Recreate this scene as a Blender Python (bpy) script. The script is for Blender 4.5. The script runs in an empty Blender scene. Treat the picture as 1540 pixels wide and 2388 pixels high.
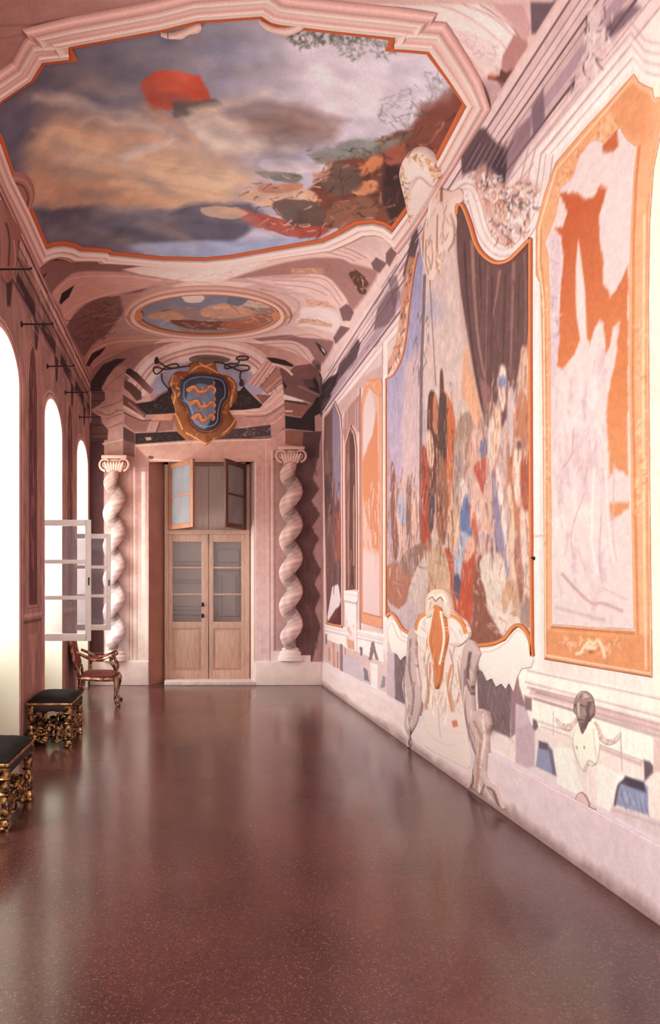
import bpy, bmesh, math, random
import numpy as np
from mathutils import Vector, Matrix
random.seed(7); RNG = np.random.default_rng(11)
SC = bpy.context.scene; COL = SC.collection
PI = math.pi
# ---------------------------------------------------------------- measured room (metres)
F, CX, CY, EYE = 1561.0, 441.0, 1378.0, 1.55      # focal length in px, vanishing point, eye height
D, XR, XL, ZS, ZC = 11.0, 2.19, -1.63, 5.03, 5.66  # end wall, right wall, left wall, springing, crown
YF = -4.0                                          # wall behind the camera
XM, HW = (XR + XL) / 2, (XR - XL) / 2

# ---------------------------------------------------------------- tagging
def tag(o, label=None, cat=None, group=None, kind=None):
    if label: o['label'] = label
    if cat: o['category'] = cat
    if group: o['group'] = group
    if kind: o['kind'] = kind
    return o
def empty(name, loc=(0, 0, 0), rz=0, parent=None):
    o = bpy.data.objects.new(name, None); COL.objects.link(o)
    o.location = loc; o.rotation_euler = (0, 0, rz); o.empty_display_size = .1
    if parent: o.parent = parent
    return o
def link(name, me, mat=None, parent=None):
    o = bpy.data.objects.new(name, me); COL.objects.link(o)
    if mat and not me.materials: me.materials.append(mat)
    if parent: o.parent = parent
    return o
def copy_tree(o, parent=None):
    c = o.copy(); COL.objects.link(c)
    if parent: c.parent = parent
    for ch in list(o.children): copy_tree(ch, c)
    return c

# ---------------------------------------------------------------- materials
def lin(c):
    c = np.asarray(c, float) / 255.0
    return np.where(c <= .04045, c / 12.92, ((c + .055) / 1.055) ** 2.4)
def L4(c): return tuple(lin(c)) + (1.0,)
def new_mat(name):
    m = bpy.data.materials.new(name); m.use_nodes = True
    nt = m.node_tree; b = nt.nodes['Principled BSDF']
    return m, nt, b
def solid(name, c, rough=.6, metal=0, spec=.3, var=.12, scale=6, bump=0, c2=None, stretch=(1, 1, 1), coat=0):
    m, nt, b = new_mat(name)
    tc = nt.nodes.new('ShaderNodeTexCoord'); mp = nt.nodes.new('ShaderNodeMapping'); mp.inputs['Scale'].default_value = stretch
    n = nt.nodes.new('ShaderNodeTexNoise'); n.inputs['Scale'].default_value = scale; n.inputs['Detail'].default_value = 6
    nt.links.new(tc.outputs['Object'], mp.inputs[0]); nt.links.new(mp.outputs[0], n.inputs['Vector'])
    r = nt.nodes.new('ShaderNodeValToRGB')
    l = lin(c); l2 = lin(c2) if c2 is not None else l * (1 + var)
    r.color_ramp.elements[0].position = .3; r.color_ramp.elements[1].position = .7
    r.color_ramp.elements[0].color = tuple(l * (1 - var)) + (1,); r.color_ramp.elements[1].color = tuple(np.clip(l2, 0, 1)) + (1,)
    nt.links.new(n.outputs['Fac'], r.inputs['Fac']); nt.links.new(r.outputs['Color'], b.inputs['Base Color'])
    b.inputs['Roughness'].default_value = rough; b.inputs['Metallic'].default_value = metal
    b.inputs['Specular IOR Level'].default_value = spec; b.inputs['Coat Weight'].default_value = coat
    if bump:
        bp = nt.nodes.new('ShaderNodeBump'); bp.inputs['Strength'].default_value = bump; bp.inputs['Distance'].default_value = .01
        nt.links.new(n.outputs['Fac'], bp.inputs['Height']); nt.links.new(bp.outputs['Normal'], b.inputs['Normal'])
    return m
def fresco_mat(name, rough=.8, spec=.15, bump=.05):
    m, nt, b = new_mat(name)
    at = nt.nodes.new('ShaderNodeVertexColor'); at.layer_name = 'Col'
    tc = nt.nodes.new('ShaderNodeTexCoord')
    n = nt.nodes.new('ShaderNodeTexNoise'); n.inputs['Scale'].default_value = 60; n.inputs['Detail'].default_value = 5
    nt.links.new(tc.outputs['Object'], n.inputs['Vector'])
    mr = nt.nodes.new('ShaderNodeMapRange'); mr.inputs[1].default_value = .25; mr.inputs[2].default_value = .75
    mr.inputs[3].default_value = .92; mr.inputs[4].default_value = 1.07
    nt.links.new(n.outputs['Fac'], mr.inputs[0])
    mx = nt.nodes.new('ShaderNodeVectorMath'); mx.operation = 'SCALE'
    nt.links.new(at.outputs['Color'], mx.inputs[0]); nt.links.new(mr.outputs[0], mx.inputs['Scale'])
    nt.links.new(mx.outputs[0], b.inputs['Base Color'])
    b.inputs['Roughness'].default_value = rough; b.inputs['Specular IOR Level'].default_value = spec
    bp = nt.nodes.new('ShaderNodeBump'); bp.inputs['Strength'].default_value = bump; bp.inputs['Distance'].default_value = .004
    nt.links.new(n.outputs['Fac'], bp.inputs['Height']); nt.links.new(bp.outputs['Normal'], b.inputs['Normal'])
    return m
FRESCO = fresco_mat('painted_plaster')
def glass_mat(name, tint=(.9, .88, .9), alpha=.25, rough=.05):
    m, nt, b = new_mat(name)
    t = nt.nodes.new('ShaderNodeBsdfTransparent'); t.inputs[0].default_value = tint + (1,)
    mx = nt.nodes.new('ShaderNodeMixShader')
    n = nt.nodes.new('ShaderNodeTexNoise'); n.inputs['Scale'].default_value = 3
    mr = nt.nodes.new('ShaderNodeMapRange'); mr.inputs[3].default_value = alpha * .7; mr.inputs[4].default_value = alpha * 1.3
    nt.links.new(n.outputs['Fac'], mr.inputs[0]); nt.links.new(mr.outputs[0], mx.inputs[0])
    b.inputs['Base Color'].default_value = (.5, .45, .47, 1); b.inputs['Roughness'].default_value = rough
    b.inputs['Specular IOR Level'].default_value = .6
    nt.links.new(t.outputs[0], mx.inputs[1]); nt.links.new(b.outputs[0], mx.inputs[2])
    nt.links.new(mx.outputs[0], nt.nodes['Material Output'].inputs[0])
    return m

# ---------------------------------------------------------------- surfaces: a, b in metres along the surface, h off it
_s = np.linspace(-1, 1, 4001)
_px = XM + HW * _s
_pz = ZS + (ZC - ZS) * np.maximum(0, 1 - np.abs(_s) ** 2.5) ** (1 / 1.75)
_arc = np.concatenate([[0], np.cumsum(np.hypot(np.diff(_px), np.diff(_pz)))]); SA = _arc[-1]
_tx, _tz = np.gradient(_px, _arc), np.gradient(_pz, _arc)
def vault_z(x): return np.interp(x, _px, _pz)
class Surf:
    def __init__(s, k): s.k = k
    def P(s, a, b, h=0.0):
        a = np.asarray(a, float); b = np.asarray(b, float); h = h + np.zeros_like(a)
        if s.k == 'R': return np.stack([XR - h, a, b], -1)
        if s.k == 'L': return np.stack([XL + h, a, b], -1)
        if s.k == 'B': return np.stack([a, D - h, b], -1)
        x, z = np.interp(b, _arc, _px), np.interp(b, _arc, _pz); tx, tz = np.interp(b, _arc, _tx), np.interp(b, _arc, _tz)
        return np.stack([x + tz * h, a, z - tx * h], -1)
    def U(s, px, py):
        u, v = (px - CX) / F, (CY - py) / F
        if s.k == 'R':
            y = XR / max(u, 1e-3); return (y, EYE + v * y)
        if s.k == 'L':
            y = XL / min(u, -1e-3); return (y, EYE + v * y)
        if s.k == 'B': return (u * D, EYE + v * D)
        lo, hi = .5, 40.0
        lim = (XR - .004) / u if u > 0 else ((XL + .004) / u if u < 0 else 99)
        hi = min(hi, lim)
        f = lambda y: EYE + v * y - vault_z(u * y)
        if f(hi) < 0: y = hi
        else:
            for _ in range(50):
                m = (lo + hi) / 2
                if f(m) < 0: lo = m
                else: hi = m
            y = hi
        return (y, float(np.interp(u * y, _px, _arc)))
SR, SL, SB, SV = Surf('R'), Surf('L'), Surf('B'), Surf('V')

def pts(t):
    if isinstance(t, str): return [tuple(float(v) for v in w.split(',')) for w in t.split()]
    return list(t)
def smooth(p, closed=True, n=6):
    p = [np.array(q, float) for q in p]; m = len(p); out = []
    rng = range(m) if closed else range(m - 1)
    for i in rng:
        if closed: a, b, c, d = p[i - 1], p[i], p[(i + 1) % m], p[(i + 2) % m]
        else: a, b, c, d = p[max(i - 1, 0)], p[i], p[i + 1], p[min(i + 2, m - 1)]
        for k in range(n):
            t = k / n
            out.append(.5 * (2 * b + (c - a) * t + (2 * a - 5 * b + 4 * c - d) * t * t + (3 * b - a - 3 * c + d) * t ** 3))
    if not closed: out.append(p[-1])
    return [tuple(q) for q in out]
def dense(p, closed=True, step=14):
    out = []; m = len(p)
    for i in range(m if closed else m - 1):
        a, b = np.array(p[i]), np.array(p[(i + 1) % m]); k = max(1, int(np.hypot(*(b - a)) / step))
        for j in range(k): out.append(tuple(a + (b - a) * j / k))
    if not closed: out.append(tuple(p[-1]))
    return out
def band(p, w, w2=None):
    """ribbon polygon around an open polyline, w units wide (tapering to w2)"""
    p = [np.array(q, float) for q in p]; n = len(p); w2 = w if w2 is None else w2; l, r = [], []
    for i in range(n):
        d = p[min(i + 1, n - 1)] - p[max(i - 1, 0)]; d = d / (np.hypot(*d) + 1e-9); nn = np.array([-d[1], d[0]])
        k = (w + (w2 - w) * i / max(1, n - 1)) / 2
        l.append(tuple(p[i] + nn * k)); r.append(tuple(p[i] - nn * k))
    return l + r[::-1]
def inside(P, A, B):
    x = P[:, 0]; y = P[:, 1]; ins = np.zeros(A.shape, bool); n = len(P); j = n - 1
    for i in range(n):
        if y[i] != y[j]:
            c = ((y[i] > B) != (y[j] > B)) & (A < (x[j] - x[i]) * (B - y[i]) / (y[j] - y[i]) + x[i]); ins ^= c
        j = i
    return ins
def edist(P, A, B, near=None):
    d2 = np.full(A.shape, 1e9); n = len(P); j = n - 1
    if near is not None: na, nb = near
    for i in range(n):
        ex, ey = P[i, 0] - P[j, 0], P[i, 1] - P[j, 1]; L = ex * ex + ey * ey + 1e-12
        t = np.clip(((A - P[j, 0]) * ex + (B - P[j, 1]) * ey) / L, 0, 1)
        qx, qy = P[j, 0] + t * ex, P[j, 1] + t * ey
        dd = (A - qx) ** 2 + (B - qy) ** 2; m = dd < d2
        d2 = np.where(m, dd, d2)
        if near is not None: na[m] = qx[m]; nb[m] = qy[m]
        j = i
    return np.sqrt(d2)
def vnoise(shape, cells, seed=0):
    r = np.random.default_rng(seed); ga, gb = max(2, int(cells[0])), max(2, int(cells[1]))
    g = r.random((gb + 2, ga + 2)); y = np.linspace(0, gb, shape[0]); x = np.linspace(0, ga, shape[1])
    yi, xi = y.astype(int), x.astype(int); fy, fx = y - yi, x - xi
    fy = (fy * fy * (3 - 2 * fy))[:, None]; fx = (fx * fx * (3 - 2 * fx))[None]
    a = g[yi][:, xi]; b = g[yi][:, xi + 1]; c = g[yi + 1][:, xi]; d = g[yi + 1][:, xi + 1]
    return (a * (1 - fx) + b * fx) * (1 - fy) + (c * (1 - fx) + d * fx) * fy
def fbm(shape, ca, cb, seed=0, o=4):
    t = 0; w = 0
    for k in range(o): t = t + vnoise(shape, (ca * 2 ** k, cb * 2 ** k), seed + k) * .5 ** k; w += .5 ** k
    return t / w * 2 - 1

class Canvas:
    """paint layer over a patch of a surface; colours are sRGB 0-255"""
    def __init__(s, surf, A, B, base=(220, 180, 170), soft=.012):
        s.S = surf; s.A = np.asarray(A, float); s.B = np.asarray(B, float); s.soft = soft
        s.GA, s.GB = np.meshgrid(s.A, s.B)
        s.c = np.zeros(s.GA.shape + (3,)) + np.array(base, float); s.hh = np.zeros(s.GA.shape)
    def u(s, p): return np.array([s.S.U(*q) for q in pts(p)])
    def _win(s, P, m):
        i0, i1 = np.searchsorted(s.A, [P[:, 0].min() - m, P[:, 0].max() + m]); j0, j1 = np.searchsorted(s.B, [P[:, 1].min() - m, P[:, 1].max() + m])
        return slice(j0, j1), slice(i0, i1)
    def col(s, w, c, grad):
        if grad is None: return np.array(c, float)
        (q0, c0), (q1, c1) = grad; a, b = np.array(s.S.U(*q0)), np.array(s.S.U(*q1)); d = b - a
        t = np.clip(((s.GA[w] - a[0]) * d[0] + (s.GB[w] - a[1]) * d[1]) / (d @ d), 0, 1)[..., None]
        return np.array(c0, float) * (1 - t) + np.array(c1, float) * t
    def blend(s, w, al, c):
        al = al[..., None]; s.c[w] = s.c[w] * (1 - al) + c * al
    def ab(s, P, c, al=1, soft=None, grad=None, rag=0, seed=1, lift=0):
        P = np.asarray(P, float); so = s.soft if soft is None else soft; w = s._win(P, so + rag)
        A, B = s.GA[w], s.GB[w]
        if A.size == 0: return
        if rag: 
            A = A + rag * fbm(A.shape, max(2, (A.max() - A.min()) / rag / 3), max(2, (B.max() - B.min()) / rag / 3), seed); B = B + rag * fbm(A.shape, max(2, (A.max() - A.min()) / rag / 3), max(2, (B.max() - B.min()) / rag / 3), seed + 9)
        sd = edist(P, A, B); sd = np.where(inside(P, A, B), sd, -sd); m = np.clip(.5 + sd / (so + 1e-6), 0, 1)
        if lift: s.hh[w] = np.maximum(s.hh[w], lift * np.clip(sd / .03, 0, 1) ** .6)
        s.blend(w, m * al, s.col(w, c, grad))
    def poly(s, p, c, al=1, soft=None, grad=None, sm=False, rag=0, seed=1, lift=0):
        p = pts(p); p = smooth(p) if sm else dense(p)
        s.ab(s.u(p), c, al, soft, grad, rag, seed, lift)
    def line(s, p, w, c, al=1, w2=None, sm=True, soft=None, rag=0, lift=0):
        p = pts(p); p = smooth(p, False) if sm and len(p) > 2 else dense(p, False)
        s.ab(s.u(band(p, w, w2)), c, al, soft, None, rag, 1, lift)
    def lines(s, p, offs, al=1, sm=True):
        """parallel lines beside a polyline: offs = (offset px, width px, colour)"""
        p = pts(p); p = smooth(p, False) if sm else dense(p, False)
        for o, w, c in offs:
            q = band(p, 2 * o)[:len(p)] if o >= 0 else band(p, -2 * o)[len(p):][::-1]
            s.ab(s.u(band(q, w)), c, al)
    def ell(s, x, y, rx, ry, c, al=1, soft=.05, rot=0, lift=0):
        r = math.radians(rot)
        P = [(x + rx * math.cos(t) * math.cos(r) - ry * math.sin(t) * math.sin(r), y + rx * math.cos(t) * math.sin(r) + ry * math.sin(t) * math.cos(r)) for t in np.linspace(0, 2 * PI, 22)[:-1]]
        s.ab(s.u(P), c, al, soft, lift=lift)
    def scrib(s, p, n, cols, ln=(8, 20), w=(1.5, 4), ang=90, spread=25, al=.8, curl=0, seed=3, lift=0, soft=None):
        """n short brush strokes scattered in a photo-measured region"""
        R = random.Random(seed); p = pts(p); P = np.array(p); x0, y0 = P.min(0); x1, y1 = P.max(0); k = 0; t = 0
        while k < n and t < n * 30:
            t += 1; x, y = R.uniform(x0, x1), R.uniform(y0, y1)
            if not inside(P, np.array([x]), np.array([y]))[0]: continue
            k += 1; a = math.radians(ang + R.uniform(-spread, spread)); l = R.uniform(*ln); cu = R.uniform(-curl, curl)
            q = [(x, y)]
            for j in range(4): a += cu; q.append((q[-1][0] + math.cos(a) * l / 4, q[-1][1] + math.sin(a) * l / 4))
            ww = R.uniform(*w); s.ab(s.u(band(q, ww, ww * .4)), R.choice(cols), al, soft, lift=lift)
    def noise(s, amp, ca, cb, seed=5, tint=(1, 1, 1), o=5):
        n = fbm(s.GA.shape, ca, cb, seed, o)[..., None]; s.c = s.c * (1 + amp * n * np.array(tint))
    def build(s, name, h=0.0, keep=None, clip=None, hole=None, bulge=0, bw=.05, parent=None, flip=None, skirt=False, gain=1.0, mat=None):
        nb, na = s.GA.shape; GA, GB = s.GA.copy(), s.GB.copy(); H = h + s.hh
        vk = np.ones((nb, na), bool); sdm = None
        if clip is not None:
            P = np.asarray(clip, float); vk = inside(P, GA, GB)
            d = edist(P, GA, GB); 
            if bulge: H = H + bulge * (1 - np.exp(-np.where(vk, d, 0) / bw))
        if hole is not None:
            for P in hole:
                P = np.asarray(P, float); w = s._win(P, .2); vk[w] &= ~inside(P, GA[w], GB[w])
        fk = vk[:-1, :-1] | vk[1:, :-1] | vk[:-1, 1:] | vk[1:, 1:] if (clip is not None or hole is not None) else np.ones((nb - 1, na - 1), bool)
        used = np.zeros((nb, na), bool)
        for a in (slice(0, -1), slice(1, None)):
            for b in (slice(0, -1), slice(1, None)): used[a, b] |= fk
        mv = used & ~vk
        if mv.any():
            for P in ([clip] if clip is not None else hole):
                P = np.asarray(P, float); w = s._win(P, .2); mm = mv[w]
                if hole is not None: mm = mm & inside(P, GA[w], GB[w])
                if not mm.any(): continue
                A, B = GA[w][mm], GB[w][mm]; qa, qb = A.copy(), B.copy(); edist(P, A, B, (qa, qb))
                t = GA[w].copy(); t[mm] = qa; GA[w] = t; t = GB[w].copy(); t[mm] = qb; GB[w] = t
        idx = -np.ones((nb, na), int); idx[used] = np.arange(used.sum())
        V = s.S.P(GA[used], GB[used], H[used]); C = np.clip(lin(np.clip(s.c[used], 0, 255)) * np.array(gain), 0, .93)
        q = np.stack([idx[:-1, :-1][fk], idx[:-1, 1:][fk], idx[1:, 1:][fk], idx[1:, :-1][fk]], 1)
        fl = (s.S.k == 'R') if flip is None else flip
        if fl: q = q[:, ::-1]
        if skirt:
            e = np.concatenate([q[:, [i, (i + 1) % 4]] for i in range(4)]); key = np.sort(e, 1); _, inv, cnt = np.unique(key, axis=0, return_inverse=True, return_counts=True)
            be = e[cnt[inv.ravel()] == 1]; bv = np.unique(be); m = -np.ones(len(V), int); m[bv] = len(V) + np.arange(len(bv))
            V = np.concatenate([V, s.S.P(GA[used][bv], GB[used][bv], h * 0 + .001)]); C = np.concatenate([C, C[bv] * .8])
            q = np.concatenate([q, np.stack([be[:, 1], be[:, 0], m[be[:, 0]], m[be[:, 1]]], 1)])
        return link(name, mesh_np(name, V, q, C), mat or FRESCO, parent)
def mesh_np(name, V, Q, C=None, sm=True):
    me = bpy.data.meshes.new(name); n = len(Q); k = Q.shape[1]
    me.vertices.add(len(V)); me.vertices.foreach_set('co', np.asarray(V, np.float32).ravel())
    me.loops.add(n * k); me.loops.foreach_set('vertex_index', np.asarray(Q, np.int32).ravel())
    me.polygons.add(n); me.polygons.foreach_set('loop_start', np.arange(0, n * k, k, dtype=np.int32)); me.polygons.foreach_set('loop_total', np.full(n, k, np.int32))
    me.polygons.foreach_set('use_smooth', np.full(n, sm))
    if C is not None:
        at = me.color_attributes.new('Col', 'FLOAT_COLOR', 'POINT')
        at.data.foreach_set('color', np.concatenate([np.clip(C, 0, 1), np.ones((len(C), 1))], 1).astype(np.float32).ravel())
    me.update(calc_edges=True); me.validate(); return me
def patch(name, surf, p, res, paint, base=(230, 200, 190), h=.004, bulge=0, bw=.05, sm=False, parent=None, skirt=True, gain=1.0, soft=None, ab=None):
    """a painted piece cut to a measured outline and laid on a surface"""
    if ab is None:
        q = pts(p); q = smooth(q) if sm else dense(q); P = np.array([surf.U(*t) for t in q])
    else: P = np.asarray(ab, float)
    a0, b0 = P.min(0); a1, b1 = P.max(0); ra, rb = res if isinstance(res, tuple) else (res, res)
    c = Canvas(surf, np.linspace(a0 - ra, a1 + ra, int((a1 - a0) / ra) + 4), np.linspace(b0 - rb, b1 + rb, int((b1 - b0) / rb) + 4), base, soft or max(ra, rb) * 1.3)
    if paint: paint(c)
    return c.build(name, h=h, clip=P, bulge=bulge, bw=bw, parent=parent, skirt=skirt, gain=gain)
def moulding(name, surf, P, prof, closed=True, parent=None, gain=1.0, mat=None):
    """profile swept along a path on a surface: prof = (offset outwards, height, colour)"""
    P = np.asarray(P, float); n = len(P)
    if closed:
        ar = np.sum(P[:, 0] * np.roll(P[:, 1], -1) - np.roll(P[:, 0], -1) * P[:, 1])
        if ar < 0: P = P[::-1]
    N = np.zeros_like(P)
    for i in range(n):
        d0 = P[i] - P[i - 1] if (closed or i > 0) else P[i + 1] - P[i]; d1 = P[(i + 1) % n] - P[i] if (closed or i < n - 1) else d0
        d0 = d0 / (np.hypot(*d0) + 1e-9); d1 = d1 / (np.hypot(*d1) + 1e-9)
        n0, n1 = np.array([d0[1], -d0[0]]), np.array([d1[1], -d1[0]]); b = n0 + n1; L = b @ b
        N[i] = b * 2 / L if L > .5 else n0
        if not closed: pass
    k = len(prof); V, C = [], []
    for o, h, c in prof:
        q = P + N * o; V.append(surf.P(q[:, 0], q[:, 1], h)); C.append(np.tile(np.clip(lin(c) * np.array(gain), 0, .93), (n, 1)))
    V = np.concatenate(V); C = np.concatenate(C); Q = []
    for j in range(k - 1):
        for i in range(n if closed else n - 1):
            i2 = (i + 1) % n; Q.append((j * n + i, j * n + i2, (j + 1) * n + i2, (j + 1) * n + i))
    Q = np.array(Q)
    # outward winding: compare first good face with the surface normal
    f = Q[len(Q) // 2]; nn = sum((np.cross(V[g[1]] - V[g[0]], V[g[2]] - V[g[0]]) for g in Q[:n]), np.zeros(3)); 
    g0 = surf.P(P[0:1, 0], P[0:1, 1], 0)[0]; g1 = surf.P(P[0:1, 0], P[0:1, 1], .1)[0]
    if nn @ (g1 - g0) < 0: Q = Q[:, ::-1]
    me = mesh_np(name, V, Q, C, sm=False)
    return link(name, me, mat or FRESCO, parent)
def up(surf, p, sm=True, closed=True, n=5, step=14):
    p = pts(p); p = smooth(p, closed, n) if sm else dense(p, closed, step); return np.array([surf.U(*q) for q in p])

# ---------------------------------------------------------------- solid builders
class MB:
    def __init__(s): s.bm = bmesh.new()
    def box(s, c, d, bev=0, rot=None, taper=None):
        r = bmesh.ops.create_cube(s.bm, size=1); vs = r['verts']
        for v in vs:
            v.co = Vector((v.co.x * d[0], v.co.y * d[1], v.co.z * d[2]))
            if taper and v.co.z < 0: v.co.x *= taper; v.co.y *= taper
        if bev:
            es = list({e for v in vs for e in v.link_edges}); rr = bmesh.ops.bevel(s.bm, geom=es, offset=bev, segments=2, affect='EDGES', profile=.6); vs = list({v for f in rr['faces'] for v in f.verts} | {v for v in vs if v.is_valid})
        M = Matrix.Translation(c) @ (rot.to_4x4() if rot else Matrix.Identity(4))
        for v in vs: v.co = M @ v.co
        return s
    def tube(s, p, r, n=8, closed=False, flat=1.0):
        p = [Vector(q) for q in p]; m = len(p); rr = r if isinstance(r, (list, tuple)) else [r] * m; rings = []
        t0 = (p[1] - p[0]).normalized(); u = t0.orthogonal().normalized()
        for i in range(m):
            t = (p[(i + 1) % m] - p[i - 1]) if closed else (p[min(i + 1, m - 1)] - p[max(i - 1, 0)]); t.normalize()
            u = (u - t * u.dot(t)).normalized(); v = t.cross(u)
            rings.append([s.bm.verts.new(p[i] + (u * math.cos(2 * PI * k / n) + v * math.sin(2 * PI * k / n) * flat) * rr[i]) for k in range(n)])
        for i in range(m if closed else m - 1):
            a, b = rings[i], rings[(i + 1) % m]
            for k in range(n): s.bm.faces.new((a[k], a[(k + 1) % n], b[(k + 1) % n], b[k]))
        if not closed: s.bm.faces.new(rings[0][::-1]); s.bm.faces.new(rings[-1])
        return s
    def lathe(s, prof, c=(0, 0, 0), n=20, sq=0.0, ang=0):
        rings = []
        for r, z in prof:
            ring = []
            for k in range(n):
                t = 2 * PI * k / n + ang; x, y = math.cos(t), math.sin(t)
                f = 1 / max(abs(x), abs(y)) if sq else 1; f = 1 * (1 - sq) + f * sq
                ring.append(s.bm.verts.new((c[0] + r * x * f, c[1] + r * y * f, c[2] + z)))
            rings.append(ring)
        for a, b in zip(rings, rings[1:]):
            for k in range(n): s.bm.faces.new((a[k], a[(k + 1) % n], b[(k + 1) % n], b[k]))
        s.bm.faces.new(rings[0][::-1]); s.bm.faces.new(rings[-1]); return s
    def ball(s, c, r, seg=10):
        q = bmesh.ops.create_uvsphere(s.bm, u_segments=seg, v_segments=max(5, seg // 2 + 1), radius=1)
        r = r if isinstance(r, (tuple, list)) else (r, r, r)
        for v in q['verts']: v.co = Vector((c[0] + v.co.x * r[0], c[1] + v.co.y * r[1], c[2] + v.co.z * r[2]))
        return s
    def prism(s, p, d, o=(0, 0, 0), ax='x'):
        """polygon p extruded by d along an axis"""
        def to(q, e): return {'x': (e, q[0], q[1]), 'y': (q[0], e, q[1]), 'z': (q[0], q[1], e)}[ax]
        a = [s.bm.verts.new(Vector(to(q, 0)) + Vector(o)) for q in p]; b = [s.bm.verts.new(Vector(to(q, d)) + Vector(o)) for q in p]
        s.bm.faces.new(a); s.bm.faces.new(b[::-1])
        for i in range(len(p)): s.bm.faces.new((a[i], b[i], b[(i + 1) % len(p)], a[(i + 1) % len(p)]))
        return s
    def build(s, name, mat, parent=None, sm=True):
        bmesh.ops.recalc_face_normals(s.bm, faces=s.bm.faces)
        me = bpy.data.meshes.new(name); s.bm.to_mesh(me); s.bm.free()
        if sm:
            me.polygons.foreach_set('use_smooth', [True] * len(me.polygons)); me.set_sharp_from_angle(angle=math.radians(38))
        return link(name, me, mat, parent)
# ================================================================ camera, sky, lamps
cam = bpy.data.objects.new('camera', bpy.data.cameras.new('camera')); COL.objects.link(cam)
cam.location = (0, 0, EYE); cam.rotation_euler = (PI / 2, 0, 0)
cam.data.sensor_fit = 'AUTO'; cam.data.sensor_width = 36; cam.data.lens = F / 2388 * 36
cam.data.shift_x = (770 - CX) / 2388; cam.data.shift_y = (CY - 1194) / 2388; cam.data.clip_start = .05
SC.camera = cam
SC.view_settings.view_transform = 'Standard'; SC.view_settings.look = 'None'; SC.view_settings.exposure = 0.0
SC.cycles.use_denoising = True; SC.cycles.max_bounces = 7; SC.cycles.diffuse_bounces = 4; SC.cycles.glossy_bounces = 3; SC.cycles.use_adaptive_sampling = True; SC.cycles.adaptive_threshold = .09; SC.cycles.adaptive_min_samples = 20; SC.cycles.sample_clamp_indirect = 6
SC.cycles.caustics_reflective = False
w = bpy.data.worlds.new('sky'); SC.world = w; w.use_nodes = True
bg = w.node_tree.nodes['Background']; bg.inputs[0].default_value = L4((255, 246, 226)); bg.inputs[1].default_value = 1.0
def lamp(name, kind, loc, rot, power, col, size=None):
    l = bpy.data.lights.new(name, kind); l.energy = power; l.color = tuple(lin(col))
    if kind == 'AREA': l.shape = 'RECTANGLE'; l.size, l.size_y = size
    o = bpy.data.objects.new(name, l); COL.objects.link(o); o.location = loc; o.rotation_euler = rot; return o
WIN = [(7.57, 8.59), (9.75, 10.78), (5.40, 6.42), (3.23, 4.25), (1.06, 2.08), (-1.11, -.09), (-3.28, -2.26)]
for y0, y1 in WIN:
    pw = 190 if y0 > 7 else (110 if y0 > 5 else 128)
    lamp('window_light', 'AREA', (XL - .78, (y0 + y1) / 2, 2.1), (0, -PI / 2, 0), pw, (235, 245, 246), (3.3, 1.0))
sun = lamp('sun', 'SUN', (0, -3, 8), (0, 0, 0), 7.0, (255, 244, 220)); sun.data.angle = .01
sun.rotation_euler = Vector((.34, .78, -.53)).to_track_quat('-Z', 'Y').to_euler()
lamp('rear_fill_light', 'AREA', (.3, YF + .3, 2.8), (PI / 2, 0, 0), 280, (236, 244, 245), (3.4, 4.2))  # added rear fill lamp, brightens surfaces that face the camera

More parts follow.
